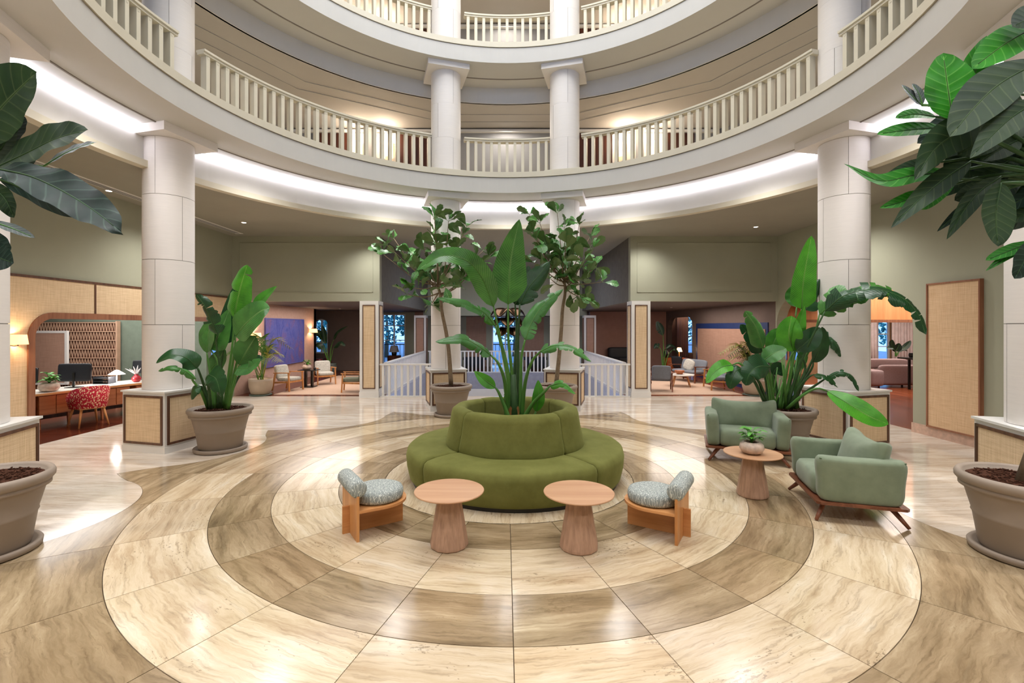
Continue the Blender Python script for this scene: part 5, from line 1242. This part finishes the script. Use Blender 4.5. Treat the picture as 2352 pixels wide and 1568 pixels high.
# hall: table lamp, pendant, outdoor trees and terrace rail
t = thing('table_lamp', 'grey-shaded table lamp by the left french window', 'lamp', (-4.95, 21.0, 0))
MB().lathe([(.001, 0), (.3, 0), (.3, .62), (.001, .62)], 24).build('side_table', M_DKWOOD, t); MB().lathe([(.001, .62), (.1, .62), (.12, .75), (.03, .82), (.02, .86)], 20).build('base', M_BLACK, t)
mb = MB(); shade(mb, .22, .15, .60+.17, .60+.45); mb.build('shade', plain('grey_shade', '#8f8a8a', .9), t)
t = thing('dark_sofa', 'long dark sofa back below the right french window', 'sofa', (5.35, 21.3, 0)); soft(1.4, .25, .5, (9, 4, 9), 6, T(0, 0, .72)).build('back', M_MON, t); soft(1.4, .8, .5, (9, 9, 9), 6, T(0, -.2, .26)).build('seat', M_MON, t)
t = thing('bench', 'dark bench below the far rose panels', 'bench', (0, 21.4, 0)); 
for x0, x1 in ((-1.9, -.85), (.85, 1.9)): MB().box(x0, x1, -.25, .25, .40, .52).build('seat', M_MON, t); 
for x0, x1 in ((-1.8, -.95), (.95, 1.8)): MB().box(x0, x1, -.2, .2, 0, .40).build('base', M_BLACK, t)
M_BRONZE = plain('bronze', '#5a4028', .3, .5, .1, metal=.9)
t = thing('pendant_lamp', 'bronze petal pendant lamp over the stairwell, behind the central plant', 'lamp', (.1, 17.5, 2.2)); r = random.Random(2)
MB().tube([(0, 0, .3), (0, 0, 2.15)], .012, 6).build('rod', M_BLACK, t)
for ring in range(3):
    for k in range(6):
        a = k*pi/3+ring*.5; rr = .42-.06*ring; z = .25-ring*.36
        q, c_ = blade([(rr*.15*cos(a), rr*.15*sin(a), z+.12), (rr*cos(a), rr*sin(a), z+.05), (rr*1.55*cos(a), rr*1.55*sin(a), z-.18)], .55, (cos(a), sin(a), .8), 'oval', .25, n=8)
        o = lbuild(q, 'petal', M_BRONZE, t); m = o.modifiers.new('s', 'SOLIDIFY'); m.thickness = .008
MB().lathe([(.001, -.35), (.08, -.3), (.11, -.1), (.06, .25), (.001, .3)], 20).build('core', M_BLACK, t)
# outdoors
M_TREE = plain('dusk_foliage', '#4a8a88', .8, .2, .3, 3); M_GROUND = plain('terrace', '#7d8591', .8)
struct('terrace_ground', MB().box(-25, 30, 24.7, 60, -.15, -.05), M_GROUND); struct('terrace_ground', MB().box(-9.3, 7.3, 22.65, 24.7, -.12, -.05), M_GROUND)
def tree(label, x, y, h, s, seed):
    t = thing('tree', label, 'tree', (x, y, -.1), 0, 'trees outside the windows'); r = random.Random(seed)
    MB().tube([(0, 0, 0), (.1, 0, h*.5), (0, 0, h*.85)], [.14, .1, .04], 8).build('trunk', M_TRUNK, t); mb = MB()
    for i in range(900):
        d = Vector((r.gauss(0, 1), r.gauss(0, 1), r.gauss(0, .8))).normalized()*s*r.uniform(.4, 1)**.5; p = Vector((0, 0, h*.8))+d
        a = Vector((r.uniform(-1, 1), r.uniform(-1, 1), r.uniform(-1, 1))).normalized()*.16; b_ = a.cross(Vector((r.uniform(-1, 1), r.uniform(-1, 1), 1))).normalized()*.09
        mb.add([p-a, p+b_, p+a, p-b_], [(0, 1, 2, 3)])
    mb.build('foliage', M_TREE, t, kind='stuff')
for i, (x, y, h, s) in enumerate(((-7.6, 30, 3.4, 1.9), (-10.5, 27, 3.0, 1.7), (-5.6, 33, 4.6, 1.6), (0.6, 31, 3.2, 1.7), (8.0, 34, 3.0, 2.0), (9.6, 38, 2.6, 1.5), (12.6, 31, 3.4, 1.8), (17.0, 28, 3.2, 1.8), (21.5, 25, 3.0, 1.8), (-11.8, 31, 3.8, 2.2))):
    tree(['dusk-lit tree beyond the left french windows, nearest their middle', 'dusk-lit tree beyond the arched alcove window', 'taller dusk-lit tree beyond the left french windows', 'dusk-lit tree beyond the centre window over the stairwell', 'dusk-lit tree beyond the right french windows', 'small dusk-lit tree beyond the curtained far right window', 'dusk-lit tree right of the curtained far window', 'dusk-lit tree beyond the left salon window', 'dusk-lit tree beyond the right salon window with white curtains', 'dusk-lit tree far behind the arched alcove window'][i], x, y, h, s, i)
t = thing('terrace_railing', 'dark terrace railing outside the french windows', 'railing', (0, 24.6, 0)); MB().box(-9, 9, -.02, .02, .95, 1.0).build('top_rail', M_MON, t)
for k in range(90): link('post', bpy.data.meshes.get('rail_post') or (lambda m: (m.from_pydata([(x, y, z) for z in (0, .95) for y in (-.012, .012) for x in (-.012, .012)], [], [(0, 2, 3, 1), (4, 5, 7, 6), (0, 1, 5, 4), (2, 6, 7, 3), (0, 4, 6, 2), (1, 3, 7, 5)]), m.materials.append(M_MON), m)[2])(bpy.data.meshes.new('rail_post')), t, (-9+.2*k+.1, 0, 0))
# ------------------------------------------------------------------ ceiling vent and downlights
t = thing('ceiling_vent', 'long linear air vent along the left ceiling', 'vent', (-7.0, 0, 4.35)); MB().box(-.10, .10, -1, 12.4, -.008, 0).build('frame', M_TRIMW, t)
for k in range(3): MB().box(-.07+k*.05, -.045+k*.05, -.9, 12.3, -.014, -.004).build('slat', M_GREYW, t)
M_SPOTG = emis('downlight_glass', '#fff4e0', 22)
def downlight(label, x, y, z=4.35, s=1):
    t = thing('downlight', label, 'light', (x, y, z), 0, 'recessed ceiling downlights')
    MB().lathe([(.045*s, -.004), (.06*s, -.006), (.065*s, 0)], 24).build('rim', M_TRIMW, t); MB().lathe([(.001, -.003), (.045*s, -.003)], 20).build('lens', M_SPOTG, t)
p = px(560, 511, 2.45*FPX/(750-511)); downlight('recessed downlight on the dark ceiling left of the centre', p.x, p.y)
p = px(1736, 521, 2.45*FPX/(750-521)); downlight('recessed downlight on the dark ceiling right of the centre', p.x, p.y)
p = px(250, 438, 2.45*FPX/(750-438)); downlight('recessed downlight near the left air vent', p.x, p.y)
p = px(781, 709, .69*FPX/(750-709)); downlight('small downlight in the left lounge ceiling', p.x, p.y, 2.59, .6)
p = px(1542, 706, .69*FPX/(750-706)); downlight('small downlight in the right lounge ceiling', p.x, p.y, 2.59, .6)
# ------------------------------------------------------------------ gallery sconces
M_PLEAT = emis('gallery_shade', '#ffd9a6', 2.4)
for lv, z0, e in (('first', 5.41, 26), ('second', 8.36, 30)):
    for s_, sd in ((-1, 'left'), (1, 'right')):
        for x, k in ((3.28, 'inner'), (4.15, 'outer')):
            t = thing('gallery_sconce', 'glowing shaded %s sconce on the %s gallery wall, %s side' % (k, lv, sd), 'lamp', (s_*x, 13.2, z0+1.45))
            mb = MB(); shade(mb, .13, .13, -.22, .22); mb.build('shade', M_PLEAT, t); MB().box(-.05, .05, .0, .07, -.1, .1).build('mount', M_BLACK, t)
            light('gallery_sconce_lamp', 'POINT', (s_*x, 12.95, z0+1.72), e*.7, (1, .84, .66), .08)
        t = thing('console_table', 'small %s gallery console below the %s sconces' % (lv, sd), 'table', (s_*3.28, 12.9, z0)); MB().box(-.3, .3, -.15, .15, .78, .82).build('top', M_TRIMW, t)
        for sx in (-1, 1): MB().box(sx*.26-.02, sx*.26+.02, -.12, .12, 0, .78).build('leg', M_TRIMW, t)
        t = thing('planter_bowl', 'dark green pot on the %s %s gallery console' % (lv, sd), 'pot', (s_*3.28, 12.9, z0+.82)); MB().lathe([(.001, 0), (.08, 0), (.12, .1), (.1, .2), (.08, .2), (.001, .1)], 20).build('pot', plain('dark_green_glaze', '#33382e', .3) if 'dark_green_glaze' not in bpy.data.materials else bpy.data.materials['dark_green_glaze'], t)
